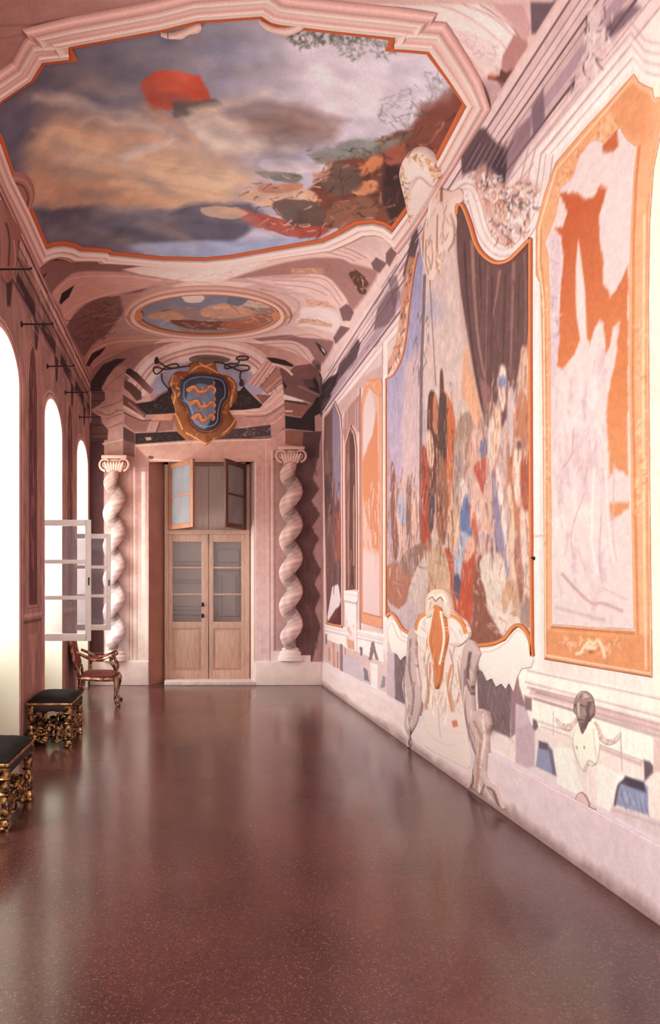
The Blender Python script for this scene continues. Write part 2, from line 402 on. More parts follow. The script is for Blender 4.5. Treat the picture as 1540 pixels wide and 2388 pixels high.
# ================================================================ floor
def floor_mat():
    m, nt, b = new_mat('polished_terrazzo'); N = nt.nodes.new; lk = nt.links.new
    tc = N('ShaderNodeTexCoord'); v = N('ShaderNodeTexVoronoi'); v.inputs['Scale'].default_value = 150
    mp = N('ShaderNodeMapping'); mp.inputs['Scale'].default_value = (1, 1, 1)
    lk(tc.outputs['Object'], mp.inputs[0]); lk(mp.outputs[0], v.inputs['Vector'])
    n = N('ShaderNodeTexNoise'); n.inputs['Scale'].default_value = 1.3; n.inputs['Detail'].default_value = 7
    lk(tc.outputs['Object'], n.inputs['Vector'])
    r = N('ShaderNodeValToRGB'); e = r.color_ramp.elements
    e[0].position = .3; e[0].color = L4((68, 37, 36)); e[1].position = .72; e[1].color = L4((98, 55, 51))
    lk(n.outputs['Fac'], r.inputs['Fac'])
    r2 = N('ShaderNodeValToRGB'); e = r2.color_ramp.elements
    e[0].position = .80; e[0].color = (0, 0, 0, 1); e[1].position = .98; e[1].color = (1, 1, 1, 1)
    sp = N('ShaderNodeSeparateColor'); lk(v.outputs['Color'], sp.inputs[0]); lk(sp.outputs[0], r2.inputs['Fac'])
    mx = N('ShaderNodeMix'); mx.data_type = 'RGBA'; lk(r2.outputs['Color'], mx.inputs[0]); lk(r.outputs['Color'], mx.inputs[6]); mx.inputs[7].default_value = L4((118, 76, 69))
    r3 = N('ShaderNodeValToRGB'); e = r3.color_ramp.elements; e[0].position = 0; e[0].color = (1, 1, 1, 1); e[1].position = .22; e[1].color = (0, 0, 0, 1)
    lk(sp.outputs[1], r3.inputs['Fac']); mx2 = N('ShaderNodeMix'); mx2.data_type = 'RGBA'; lk(r3.outputs['Color'], mx2.inputs[0]); lk(mx.outputs[2], mx2.inputs[6]); mx2.inputs[7].default_value = L4((58, 32, 34))
    lk(mx2.outputs[2], b.inputs['Base Color'])
    m2 = N('ShaderNodeMapping'); m2.inputs['Scale'].default_value = (1.2, 9, 1); lk(tc.outputs['Object'], m2.inputs[0])
    n2 = N('ShaderNodeTexNoise'); n2.inputs['Scale'].default_value = 4; n2.inputs['Detail'].default_value = 2; lk(m2.outputs[0], n2.inputs['Vector'])
    bp = N('ShaderNodeBump'); bp.inputs['Strength'].default_value = .10; bp.inputs['Distance'].default_value = .004
    lk(n2.outputs['Fac'], bp.inputs['Height']); lk(bp.outputs[0], b.inputs['Normal'])
    mr = N('ShaderNodeMapRange'); mr.inputs[3].default_value = .20; mr.inputs[4].default_value = .34; n4 = N('ShaderNodeTexNoise'); n4.inputs['Scale'].default_value = .9; n4.inputs['Detail'].default_value = 1; lk(tc.outputs['Object'], n4.inputs['Vector']); lk(n4.outputs['Fac'], mr.inputs[0]); lk(mr.outputs[0], b.inputs['Roughness'])
    b.inputs['Specular IOR Level'].default_value = .5; b.inputs['IOR'].default_value = 1.45; b.inputs['Coat Weight'].default_value = .55; b.inputs['Coat Roughness'].default_value = .16; b.inputs['Coat IOR'].default_value = 1.45
    return m
mb = MB(); mb.box(((XR + XL - .7) / 2, (YF + D + .4) / 2, -.05), (XR - XL + .7 + .1, D + .4 - YF, .1))
tag(mb.build('floor', floor_mat(), sm=False), 'dark red polished terrazzo floor of the long gallery', 'floor', kind='structure')

# ================================================================ plain walls behind the camera
plain = solid('plain_plaster', (214, 178, 170), .85, scale=3)
mb = MB(); mb.box(((XR + XL) / 2, YF - .05, 2.85), (XR - XL + .2, .1, 5.9))
tag(mb.build('wall_front', plain, sm=False), kind='structure')
mb = MB(); mb.box((XR + .05, (YF + 2.4) / 2, 2.55), (.1, 2.4 - YF, 5.1))
tag(mb.build('wall_right_near', plain, sm=False), kind='structure')

# ================================================================ left wall: piers between tall arched windows
def arch(y0, y1, zs=3.5, rise=.34, z0=-.06):
    P = [(y1, z0), (y1, zs)]; c, r = (y0 + y1) / 2, (y1 - y0) / 2
    for t in np.linspace(0, PI, 15)[1:-1]: P.append((c + r * math.cos(t), zs + rise * math.sin(t)))
    return P + [(y0, zs), (y0, z0)]
aL = np.concatenate([np.arange(YF, 4.6, .06), np.arange(4.6, D + .006, .0125)]); aL[-1] = D
CL = Canvas(SL, aL, np.linspace(0, ZS + .02, 420), (140, 98, 92), .02)
def paint_left(c):
    c.poly('0,0 30,0 30,800 0,800', (128, 88, 84))
    G = 1.0
    for (y0, y1) in WIN[:4]:
        for k, cc in ((.15, (176, 128, 118)), (.11, (112, 70, 66)), (.085, (168, 122, 114)), (.04, (190, 146, 136))):
            P = arch(y0 - k, y1 + k, 3.5, .34 + k * .6); c.ab(P, cc, 1, .012)
    for y0, y1 in [(6.42, 7.57), (8.59, 9.75), (4.25, 5.4)]:
        m = (y0 + y1) / 2
        def R(a, b, z0, z1, col, al=1, soft=.015): c.ab([(a, z0), (b, z0), (b, z1), (a, z1)], col, al, soft)
        # tall painted panel on the pier, in a moulded border
        for k, cc in ((.30, (160, 112, 102)), (.27, (118, 76, 72)), (.235, (168, 122, 112)), (.20, (108, 66, 62)), (.17, (92, 54, 54))):
            top = [(m + k, 3.62 + k * .3), (m + k * .55, 3.92 + k * .5), (m, 4.0 + k * .6), (m - k * .55, 3.92 + k * .5), (m - k, 3.62 + k * .3)]
            c.ab([(m - k, 1.5 - k * .5), (m + k, 1.5 - k * .5)] + top, cc, 1, .012)
        for j in range(26):
            z = random.uniform(1.6, 3.7); a = m + random.uniform(-.12, .12)
            R(a - .02, a + .02, z, z + random.uniform(.1, .35), random.choice([(128, 82, 74), (150, 102, 90), (70, 42, 44)]), .6, .03)
        R(m - .4, m + .4, 1.28, 1.32, (170, 122, 112)); R(m - .4, m + .4, 1.22, 1.25, (96, 60, 58))
        c.ab([(m - .42, .1), (m + .42, .1), (m + .42, 1.2), (m - .42, 1.2)], (142, 94, 88), .8, .05)
        c.ab([(m, .5), (m + .2, 1.1), (m - .2, 1.1)], (168, 118, 108), .7, .04)
        R(m - .42, m + .42, .1, .14, (104, 64, 60))
    # cornice high on the wall with its deep painted shadow
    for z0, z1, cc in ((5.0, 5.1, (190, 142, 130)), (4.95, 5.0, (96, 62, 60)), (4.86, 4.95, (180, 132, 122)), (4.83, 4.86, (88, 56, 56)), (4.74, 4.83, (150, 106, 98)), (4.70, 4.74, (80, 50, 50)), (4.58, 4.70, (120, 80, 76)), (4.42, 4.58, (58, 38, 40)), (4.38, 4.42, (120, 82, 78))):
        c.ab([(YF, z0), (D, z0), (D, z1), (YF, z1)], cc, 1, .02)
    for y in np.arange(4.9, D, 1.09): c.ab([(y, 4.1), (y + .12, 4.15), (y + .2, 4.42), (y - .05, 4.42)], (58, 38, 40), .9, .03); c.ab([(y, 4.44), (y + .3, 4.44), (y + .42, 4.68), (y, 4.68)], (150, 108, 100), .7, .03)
    for k in range(140):
        y = random.uniform(4.8, 10.9); z = random.uniform(4.3, 5.0); l = random.uniform(.1, .5)
        c.ab([(y, z), (y + l, z), (y + l, z + .02), (y, z + .015)], random.choice([(70, 46, 46), (178, 134, 124), (110, 74, 70)]), .6, .02)
    c.ab([(YF, 0), (D, 0), (D, .1), (YF, .1)], (120, 80, 74), 1)
    c.noise(.16, 90, 30, 5); c.noise(.12, 30, 4, 77)
paint_left(CL)
holes = [arch(a, b) for a, b in WIN]
tag(CL.build('wall_left', hole=holes, gain=(1.7, 2.05, 2.1)), kind='structure')
white_reveal = solid('limewash', (216, 207, 188), .8, scale=2, var=.05)
sashwhite = solid('white_gloss_paint', (248, 241, 236), .4, scale=9, var=.04)
for i, (y0, y1) in enumerate(WIN):
    root = tag(empty('window_%d' % (i + 1), (XL, (y0 + y1) / 2, 0)), kind='structure')
    P = arch(y0, y1, z0=0.001)
    V = np.concatenate([SL.P([p[0] for p in P], [p[1] for p in P], 0), SL.P([p[0] for p in P], [p[1] for p in P], -.72)]); n = len(P)
    V[:, 0] -= XL; V[:, 1] -= (y0 + y1) / 2
    Q = np.array([(k, k + 1, n + k + 1, n + k) for k in range(n - 1)])
    o = link('reveal', mesh_np('reveal', V, Q, sm=False), white_reveal, root)
    f = MB(); yc = 0; hw = (y1 - y0) / 2
    for s in (-1, 1): f.box((-.62, s * (hw - .035), 1.75), (.07, .07, 3.5))
    f.box((-.62, 0, .97), (.09, 2 * hw, .06)); f.box((-.62, 0, 2.42), (.06, 2 * hw, .06)); f.box((-.62, 0, 3.48), (.06, 2 * hw, .05))
    f.build('window_frame', sashwhite, root)
    p = MB(); p.box((-.66, 0, .47), (.12, 2 * hw, .94)); p.build('parapet', white_reveal, root)
clear = glass_mat('old_glass', (.86, .83, .87), .20)
def sash(label, xa, xb, y, z0, z1, hy):
    root = tag(empty('casement_sash', (xa, y, z0)), label, 'window', 'open window casements'); w, h = xb - xa, z1 - z0; t = .035
    f = MB(); f.box((w - .033, 0, h / 2), (.066, t, h), .006); f.box((.033, 0, h / 2), (.066, t, h), .006)
    f.box((w / 2, 0, .041), (w - .1, t, .082), .006); f.box((w / 2, 0, h - .034), (w - .1, t, .068), .006)
    f.build('sash_frame', sashwhite, root)
    for k in (1, 2):
        g = MB(); z = .08 + (h - .145) * k / 3; g.box((w / 2, 0, z), (w - .12, t * .8, .044), .004); g.build('glazing_bar', sashwhite, root)
    for k in range(3):
        g = MB(); z0_ = .08 + (h - .145) * k / 3; g.box((w / 2, 0, z0_ + (h - .145) / 6), (w - .125, .004, (h - .145) / 3 - .02)); g.build('glass_pane', clear, root)
    iron = solid('dark_iron', (48, 34, 32), .5, .6, scale=20) if 'dark_iron' not in bpy.data.materials else bpy.data.materials['dark_iron']
    for z in (.2, h - .2):
        g = MB(); g.tube([(-.015, 0, z - .05), (-.015, 0, z + .05)], .012); g.box((-.05, 0, z), (.1, .02, .02)); g.build('hinge', iron, root)
    g = MB(); g.tube([(w - .02, -.01, h * .52), (w - .02, -.05, h * .52), (w - .02, -.055, h * .46)], .008); g.build('latch', iron, root)
    return root
sash('white open window casement nearer the camera, in front of the other casement', -1.75, -1.11, 7.585, .983, 2.355, 7.57)
sash('white open window casement behind the nearer one, beside the left twisted column', -1.75, -1.125, 9.62, .985, 2.37, 9.75)
iron = bpy.data.materials['dark_iron']
LR = ['nearest thin iron bracket rod high on the left wall, above the first pier', 'thin iron rod under the cornice, second along the left wall', 'thin iron rod under the cornice, third along the left wall', 'thin iron rod under the cornice, fourth along the left wall', 'thin iron rod in the far corner by the left column top']
for lab, y, z in zip(LR, (5.62, 6.5, 7.69, 8.8, 9.94), (4.25, 4.14, 4.13, 4.16, 4.13)):
    r = MB(); r.tube([(XL - .01, y, z), (XL + .30, y, z)], .008); r.tube([(XL + .30, y, z), (XL + .305, y, z + .015)], .010); r.ball((XL + .004, y, z), (.012, .03, .03))
    tag(r.build('iron_rod', iron), lab, 'rod', 'iron rods under the left cornice')

# ================================================================ door in the end wall
def BK(px, py, y=None):
    y = D + .33 if y is None else y; return ((px - CX) / F * y, y, EYE + (CY - py) / F * y)
oak = solid('pale_oak', (202, 164, 146), .5, scale=5, var=.16, bump=.1, stretch=(9, 9, 1))
oak2 = solid('orange_oak', (168, 110, 82), .5, scale=5, var=.2, bump=.1, stretch=(9, 9, 1))
shut = solid('shutter_boards', (222, 196, 184), .7, scale=4, var=.1, stretch=(14, 14, 1))
doorglass = glass_mat('door_glass', (.8, .76, .74), .16, .1)
def PB(mb, x0, y0, x1, y1, t, yy, bev=.006):
    a, b = BK(x0, y1, yy), BK(x1, y0, yy); mb.box(((a[0] + b[0]) / 2, yy, (a[2] + b[2]) / 2), (b[0] - a[0], t, b[2] - a[2]), bev); return mb
DY = D + .33
door = tag(empty('door_1', (BK(487, 0)[0], DY, 0)), 'double oak door with three glass panes per leaf in end wall', 'door', kind='structure')
def under(root, o): o.parent = root; o.matrix_parent_inverse = Matrix.Translation(root.location).inverted(); return o
m = MB(); PB(m, 384, 1078, 393, 1592, .1, DY); PB(m, 572, 1078, 582, 1592, .1, DY); PB(m, 384, 1072, 582, 1085, .1, DY); PB(m, 384, 1236, 582, 1247, .12, DY)
under(door, m.build('door_frame', oak))
for k, (x0, x1) in enumerate(((393, 486), (488, 573))):
    e = under(door, empty('door_leaf', (BK((x0 + x1) / 2, 0)[0], DY, 0)))
    m = MB(); yy = DY - .01
    i0, i1 = x0 + 10, x1 - 10 - (6 if k == 0 else 0)
    PB(m, x0, 1247, i0, 1586, .05, yy); PB(m, i1, 1247, x1, 1586, .05, yy)
    for a, b in ((1247, 1264), (1450, 1466), (1563, 1586)): PB(m, i0 - 1, a, i1 + 1, b, .048, yy)
    f = m.build('leaf_frame', oak); f.parent = e; f.matrix_parent_inverse = Matrix.Translation((e.location.x, DY, 0)).inverted()
    def sub(o): o.parent = e; o.matrix_parent_inverse = Matrix.Translation((e.location.x, DY, 0)).inverted(); return o
    m = MB(); PB(m, i0 - 1, 1464, i1 + 1, 1565, .02, yy); PB(m, i0 + 5, 1471, i1 - 5, 1558, .045, yy, .004); PB(m, i0 + 9, 1475, i1 - 9, 1554, .052, yy, .003); sub(m.build('lower_panel', oak))
    m = MB()
    for z in (1322, 1384): PB(m, i0 - 1, z, i1 + 1, z + 4, .03, yy, .002)
    sub(m.build('glazing_bar', oak))
    m = MB(); PB(m, i0 - 1, 1262, i1 + 1, 1452, .004, yy, 0); sub(m.build('glass', doorglass))
    if k == 0:
        for z in (1410, 1436):
            m = MB(); c = BK(473, z, yy - .03); m.tube([(c[0], yy - .02, c[2]), (c[0], yy - .06, c[2])], .012); m.ball((c[0], yy - .07, c[2]), .022); m.box((c[0], yy - .027, c[2]), (.04, .006, .07)); sub(m.build('door_knob', iron))
m = MB(); PB(m, 384, 1247, 582, 1592, .02, DY + .11, 0)
under(door, m.build('outer_shutter', shut))
m = MB()
for z in (1309, 1317, 1352, 1358, 1413, 1421, 1433): PB(m, 400, z, 478, z + 2.4, .03, DY + .1, 0)
for a, b, c, d in ((507, 1280, 560, 1283), (507, 1280, 510, 1440), (557, 1280, 560, 1440), (507, 1310, 560, 1313), (507, 1330, 560, 1333), (507, 1436, 560, 1439), (516, 1340, 519, 1432), (549, 1340, 552, 1432)): PB(m, a, b, c, d, .03, DY + .1, 0)
under(door, m.build('shutter_batten', solid('shutter_dark_wood', (140, 112, 104), .7)))  # battens drawn in a darker wood
tw = tag(empty('window_8', (BK(487, 0)[0], DY, BK(0, 1236)[2])), kind='structure')
m = MB(); PB(m, 384, 1078, 486.3, 1238, .02, DY + .1, 0); PB(m, 487.2, 1078, 582, 1238, .02, DY + .1, 0); PB(m, 450, 1080, 456, 1237, .03, DY + .09, 0); PB(m, 520, 1080, 525, 1237, .03, DY + .09, 0)
under(tw, m.build('shutter_panel', shut))
shade_oak = solid('shaded_oak', (104, 66, 56), .5, scale=5, var=.2, stretch=(9, 9, 1))  # shade on the right transom sash put into a darker oak
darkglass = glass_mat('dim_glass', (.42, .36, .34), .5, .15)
for hx, s, mt, ang in ((394, 1, oak2, 52), (573, -1, shade_oak, 56)):
    a = BK(hx, 1236, DY - .06); w = BK(487, 0)[0] - BK(394, 0)[0]; h = BK(0, 1083)[2] - BK(0, 1234)[2]
    e = empty('transom_sash', (a[0], DY - .06, a[2]), (-1 if s > 0 else 1) * math.radians(ang)); under(tw, e)
    m = MB(); f = .075
    m.box((s * f / 2, 0, h / 2), (f, .04, h), .005); m.box((s * (w - f / 2), 0, h / 2), (f, .04, h), .005); m.box((s * w / 2, 0, f / 2), (w, .038, f), .005); m.box((s * w / 2, 0, h - f / 2), (w, .038, f), .005); m.box((s * w / 2, 0, h * .5), (w - .1, .03, .03), .003)
    m.build('sash_frame', mt, e); m = MB(); m.box((s * w / 2, 0, h / 2), (w - .13, .005, h - .13)); m.build('glass', darkglass, e)
m = MB(); a, b = BK(384, 1598, D + .1), BK(592, 1586, D + .1); m.box(((a[0] + b[0]) / 2, D + .16, .035), (b[0] - a[0], .42, .07), .015)
tag(m.build('door_step', solid('white_stone', (226, 206, 200), .6, scale=14, var=.12)), 'low white stone threshold step under the double door', 'step', kind='structure')
# ================================================================ right wall: painted architecture
aR = XR * F / np.linspace(2.38 * 0 + XR * F / 2.38, XR * F / D, 640); aR[0] = 2.38; aR[-1] = D
WR = Canvas(SR, aR, np.linspace(0, ZS + .01, 560), (240, 212, 202), .014)
def YL(c, z0, z1, col, y0=2.3, y1=D, al=1, soft=None): c.ab([(y0, z0), (y1, z0), (y1, z1), (y0, z1)], col, al, soft)
def paint_right(c):
    # overall tone: window light's fall-off put into colour, cream near, rosier far
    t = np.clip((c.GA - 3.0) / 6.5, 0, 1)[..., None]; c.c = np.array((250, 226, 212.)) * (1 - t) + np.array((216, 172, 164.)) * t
    c.poly('1520,180 1545,180 1545,1650 1528,1640', (250, 236, 208), .8, .06)  # brighter strip: light of the nearer windows put into the plaster colour
    # painted entablature under the vault
    for z0, z1, cc in ((4.96, 5.06, (238, 204, 198)), (4.93, 4.955, (122, 82, 82)), (4.86, 4.93, (226, 188, 184)), (4.845, 4.86, (156, 112, 110)), (4.79, 4.845, (236, 202, 196)), (4.775, 4.79, (170, 126, 122)), (4.72, 4.775, (232, 196, 190)), (4.70, 4.72, (104, 68, 68)), (4.66, 4.70, (222, 184, 178)), (4.645, 4.66, (170, 128, 126)), (4.60, 4.645, (214, 176, 172)), (4.50, 4.60, (182, 146, 152)), (4.455, 4.50, (206, 168, 166)), (4.43, 4.455, (98, 66, 68)), (4.36, 4.43, (232, 198, 190)), (4.345, 4.36, (190, 148, 142)), (4.27, 4.345, (240, 210, 200)), (4.255, 4.27, (202, 160, 152))):
        YL(c, z0, z1, cc)
    for p, cc, al in (('1240,250 1268,205 1272,285 1243,325', (122, 92, 100), .85), ('1205,300 1240,268 1238,330 1210,372 1182,425 1180,350', (136, 102, 106), .75),
                      ('1075,350 1110,300 1130,298 1152,325 1160,335 1185,345 1180,425 1165,430 1140,418 1105,400 1078,408', (100, 74, 78), .95), ('1145,385 1170,345 1182,380 1178,428 1150,425', (76, 56, 64), .9),
                      ('962,545 972,520 978,560 968,600 955,640 948,660 940,640', (92, 66, 70), .9), ('880,720 905,680 928,668 922,740 900,760 872,770', (124, 92, 98), .85), ('792,850 835,790 842,800 832,835 800,875 780,905 775,900', (84, 60, 64), .9),
                      ('905,650 925,640 935,690 918,720', (112, 84, 88), .6), ('745,905 768,880 790,870 770,930 752,960 745,950', (58, 42, 44), .95), ('1440,30 1480,8 1495,20 1450,70 1425,90 1400,80', (110, 84, 92), .8)):
        c.poly(p, cc, al, .03)
    for k in range(14):
        x = 1080 + 7 * k; c.line([(x, 395 - .4 * k), (x + 34, 335 - .6 * k)], 2.5, (176, 134, 132) if k % 2 else (70, 50, 54), .55)
    for k in range(60):
        y = random.uniform(5.2, 10.9); z = random.uniform(4.3, 5.0); l = random.uniform(.15, .6)
        c.ab([(y, z), (y + l, z), (y + l, z + .018), (y, z + .014)], random.choice([(110, 76, 76), (240, 206, 198), (164, 120, 116)]), .6, .015)
    # pediment-like mouldings that follow the top of the near panel
    for off, w, cc in ((34, 3.2, (196, 152, 148)), (42, 9, (250, 232, 222)), (60, 3, (206, 164, 158)), (70, 8, (248, 228, 220)), (86, 3.4, (202, 160, 156)), (22, 12, (252, 234, 224)), (112, 3, (200, 160, 156))):
        p = [(1251 - off * .55, 640), (1251 - off * .55, 535 - off * .12), (1296 - off * .55, 378 - off * .35), (1480 - off * .1, 171 - off * 1.1), (1503, 199 - off * .95), (1524, 206 - off * .95), (1545, 208 - off * .95)]
        c.line(p, w, cc, .95, sm=False)
    # soft white strip and dado
    c.poly('1241,560 1256,540 1262,1545 1270,1570 1240,1560', (252, 230, 220), .9)
    # the great scroll band over the painted scene
    sc = '1063,470 1080,446 1098,446 1112,486 1126,536 1146,568 1172,584 1202,572 1230,535 1252,490 1266,430 1276,360'
    c.line(sc, 52, (246, 220, 210)); c.lines(sc, ((14, 2.2, (196, 150, 146)), (-2, 2, (206, 166, 160)), (-14, 2.4, (188, 142, 136)), (20, 3, (252, 236, 226))))
    fo = '1096,400 1130,385 1180,430 1225,415 1255,440 1240,490 1222,540 1190,572 1165,560 1142,522 1120,460'
    c.poly(fo, (206, 158, 146), .8, .05, rag=.04)
    c.scrib(fo, 190, [(196, 120, 78), (176, 98, 66), (246, 222, 212), (250, 232, 222), (110, 80, 80), (214, 160, 130)], (8, 26), (2, 6), 80, 45, .9, .5)
    c.scrib('1180,430 1250,425 1232,500 1185,560', 60, [(250, 234, 226), (120, 92, 94), (240, 214, 206)], (8, 20), (3, 6), 75, 40, .9, .6, 8)
    # plant-like ornament on the cornice, near the top
    c.poly('1345,165 1368,120 1375,20 1400,10 1412,90 1408,150 1380,185 1352,205', (230, 196, 190), .9, .04, rag=.03)
    c.scrib('1330,190 1360,110 1370,10 1440,10 1420,90 1390,150 1345,215', 70, [(236, 208, 200), (90, 66, 68), (214, 170, 160), (244, 222, 214)], (14, 44), (2, 5), 95, 35, .9, .3, 5)
    # left edge moulding of the big scene: white strip with leaf ornament
    c.line('903,885 930,862 948,806 957,730 968,650 976,600', 13, (240, 206, 196)); c.line('898,865 918,835 934,780 944,700 953,640 962,600', 15, (206, 140, 110), .8)
    c.scrib('892,870 915,845 930,790 940,710 950,640 966,590 975,600 958,700 945,790 925,850 905,880', 60, [(110, 70, 58), (196, 116, 78), (244, 214, 200), (150, 96, 80)], (8, 22), (2, 4), 100, 25, .85, .3, 6)
    c.poly('893,800 904,790 904,1560 893,1500', (244, 214, 206)); c.line('893,800 893,1500', 1.6, (180, 126, 116)); c.line('904,880 904,1440', 2.5, (196, 124, 92))
    # far bays
    c.poly('752,980 845,880 893,850 893,1470 845,1450 802,1440 757,1450', (206, 160, 150), .9, .03)
    for x, cc in ((756, (226, 182, 172)), (800, (232, 192, 182)), (806, (182, 132, 124)), (836, (226, 186, 178)), (841, (160, 108, 100)), (845, (238, 202, 194))): c.line([(x, 960 if x < 830 else 905), (x, 1560 if x < 830 else 1520)], 3.2, cc)
    c.poly('801,975 810,955 838,920 844,935 838,1010 824,990 812,1010 806,1040 800,1010', (168, 118, 110), .9)
    for x in range(760, 892, 5): c.line([(x, 905 + (892 - x) * .55), (x + random.uniform(-2, 2), 1000)], 1.6, random.choice([(178, 128, 118), (228, 186, 176)]), .5)
    # dado: far part
    YL(c, .36, .41, (246, 224, 216)); 
    c.poly('757,1455 895,1478 895,1545 760,1490', (248, 224, 216), .95)
    c.lines([(757, 1462), (895, 1494)], ((0, 1.6, (206, 166, 158)), (-5, 1.4, (214, 178, 168)), (8, 4, (222, 186, 178))), 1, False)
    for p, cc in (('759,1480 763,1478 764,1500 760,1502', (136, 98, 98)), ('793,1500 800,1504 800,1575 794,1570', (148, 110, 110)), ('766,1510 770,1510 771,1545 767,1540', (196, 128, 100)), ('776,1500 781,1500 782,1560 778,1555', (206, 136, 108)), ('786,1520 790,1520 790,1560 787,1560', (190, 124, 100)),
                  ('839,1508 846,1510 846,1526 841,1530', (128, 94, 96)), ('848,1556 857,1562 862,1590 850,1585', (132, 116, 130)), ('893,1575 900,1580 898,1602 888,1605', (152, 132, 142)), ('800,1525 838,1535 846,1590 802,1570', (208, 178, 182)), ('903,1520 920,1525 922,1640 903,1630', (208, 174, 178)),
                  ('866,1500 872,1494 878,1520 884,1540 876,1538 872,1520 868,1538 860,1540', (140, 104, 104)), ('864,1545 882,1550 880,1620 866,1612', (246, 226, 220)), ('869,1622 876,1618 882,1640 870,1632', (178, 142, 142))):
        c.poly(p, cc, .95)
    # dado behind the cartouche
    c.poly('920,1512 965,1525 968,1660 922,1640', (132, 106, 106), 1, .02); c.poly('1112,1560 1195,1590 1190,1720 1118,1690', (126, 98, 98), 1, .02)
    c.scrib('1112,1560 1195,1590 1190,1720 1118,1690', 60, [(108, 84, 86), (148, 122, 122), (160, 130, 126)], (10, 30), (2, 4), 80, 20, .5)
    c.scrib('920,1512 965,1525 968,1660 922,1640', 40, [(112, 88, 88), (150, 122, 120), (176, 116, 100)], (10, 30), (2, 4), 85, 20, .5)
    c.poly('1192,1590 1215,1560 1232,1640 1205,1710 1192,1720', (150, 110, 114), .9); c.poly('1203,1640 1248,1660 1248,1810 1203,1795', (214, 182, 184), 1); c.poly('1205,1700 1246,1680 1247,1800 1204,1792', (204, 168, 172), 1)
    # dado: near part, slabs and ledges
    c.poly('1205,1555 1545,1620 1545,1790 1240,1690 1212,1600', (252, 234, 216), 1)
    for p, w, cc in (('1230,1564 1545,1631', 3, (196, 156, 152)), ('1224,1590 1545,1672', 3.5, (202, 164, 158)), ('1222,1622 1545,1712', 3, (190, 148, 142)), ('1236,1612 1545,1698', 16, (224, 184, 176)), ('1230,1603 1348,1632', 5, (188, 142, 138)), ('1250,1614 1350,1642', 4, (176, 130, 128)), ('1390,1648 1545,1690', 5, (192, 148, 142)), ('1246,1630 1545,1720', 4, (164, 122, 118)), ('1392,1664 1545,1706', 3, (172, 128, 124))):
        c.line(p, w, cc, .9)
    c.poly('1223,1624 1241,1629 1241,1658 1226,1655', (150, 116, 118)); c.poly('1242,1632 1525,1722 1522,1785 1260,1700 1252,1680 1243,1678', (253, 238, 220))
    for p, w, cc in (('1255,1682 1335,1708', 3, (206, 166, 160)), ('1262,1694 1335,1720', 5, (220, 182, 174)), ('1395,1742 1498,1784', 8, (212, 170, 164)), ('1397,1736 1500,1776', 2.5, (186, 142, 138)), ('1291,1660 1291,1715', 1.8, (204, 168, 158)), ('1448,1708 1451,1795', 2, (190, 146, 140))): c.line(p, w, cc, .9)
    c.poly('1243,1676 1252,1680 1256,1695 1250,1704 1244,1700', (122, 98, 104)); c.poly('1257,1727 1278,1734 1290,1750 1297,1810 1250,1788', (150, 146, 166)); c.poly('1257,1727 1278,1734 1279,1750 1258,1745', (108, 90, 98)); c.poly('1278,1740 1288,1750 1299,1810 1290,1806', (124, 108, 120)); c.poly('1245,1788 1297,1812 1303,1850 1204,1798', (232, 206, 202))
    c.poly('1290,1742 1335,1745 1345,1790 1365,1860 1330,1868 1305,1850', (252, 236, 222)); c.poly('1395,1780 1460,1812 1448,1830 1432,1860 1418,1910 1395,1890 1390,1820', (252, 236, 222))
    c.poly('1460,1810 1502,1824 1512,1836 1513,1902 1434,1876 1442,1835', (150, 148, 170)); c.poly('1460,1810 1502,1824 1508,1848 1466,1834 1448,1826', (80, 66, 76)); c.line('1434,1880 1442,1836 1452,1824 1466,1826', 5, (100, 78, 84)); c.scrib('1445,1840 1505,1852 1510,1895 1440,1872', 26, [(186, 184, 200), (120, 118, 144)], (14, 34), (2, 3), 75, 10, .7)
    c.poly('1502,1772 1516,1776 1524,1786 1524,1802 1504,1822', (112, 90, 94)); c.poly('1428,1880 1545,1915 1545,1972 1418,1912', (226, 196, 192)); c.line('1430,1888 1545,1926', 3, (204, 170, 168)); c.poly('1525,1720 1545,1726 1545,1800 1525,1800', (222, 180, 170), .8)
    # thin crack and fixings
    c.line('1085,1250 1300,1250', 1.4, (150, 104, 100), .7); 
    YL(c, 0, .4, (226, 200, 202))
    n = fbm(c.GA.shape, 160, 110, 5, 5)[..., None]; c.c *= 1 + .045 * n; n = fbm(c.GA.shape, 24, 16, 15, 4)[..., None]; c.c *= 1 + .05 * n
paint_right(WR)
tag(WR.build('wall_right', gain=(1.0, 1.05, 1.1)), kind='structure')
# plinth band at the foot of the wall
bz = np.linspace(.0, .372, 42)
BR = Canvas(SR, np.concatenate([[-4, 0], aR[:-1][::-1][::-1]]) if False else np.concatenate([np.array([YF, 0, 1.5]), np.sort(aR)[1:-1:2], [D - .012]]), bz, (234, 208, 210), .012)
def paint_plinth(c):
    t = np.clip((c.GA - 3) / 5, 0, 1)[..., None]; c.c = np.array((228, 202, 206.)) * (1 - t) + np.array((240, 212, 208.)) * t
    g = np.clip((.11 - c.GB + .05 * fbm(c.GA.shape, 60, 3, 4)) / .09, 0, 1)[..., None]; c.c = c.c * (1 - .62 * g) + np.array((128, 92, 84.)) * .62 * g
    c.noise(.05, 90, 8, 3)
paint_plinth(BR)
bb = BR.build('baseboard_right', h=.014, skirt=True); tag(bb, kind='structure')

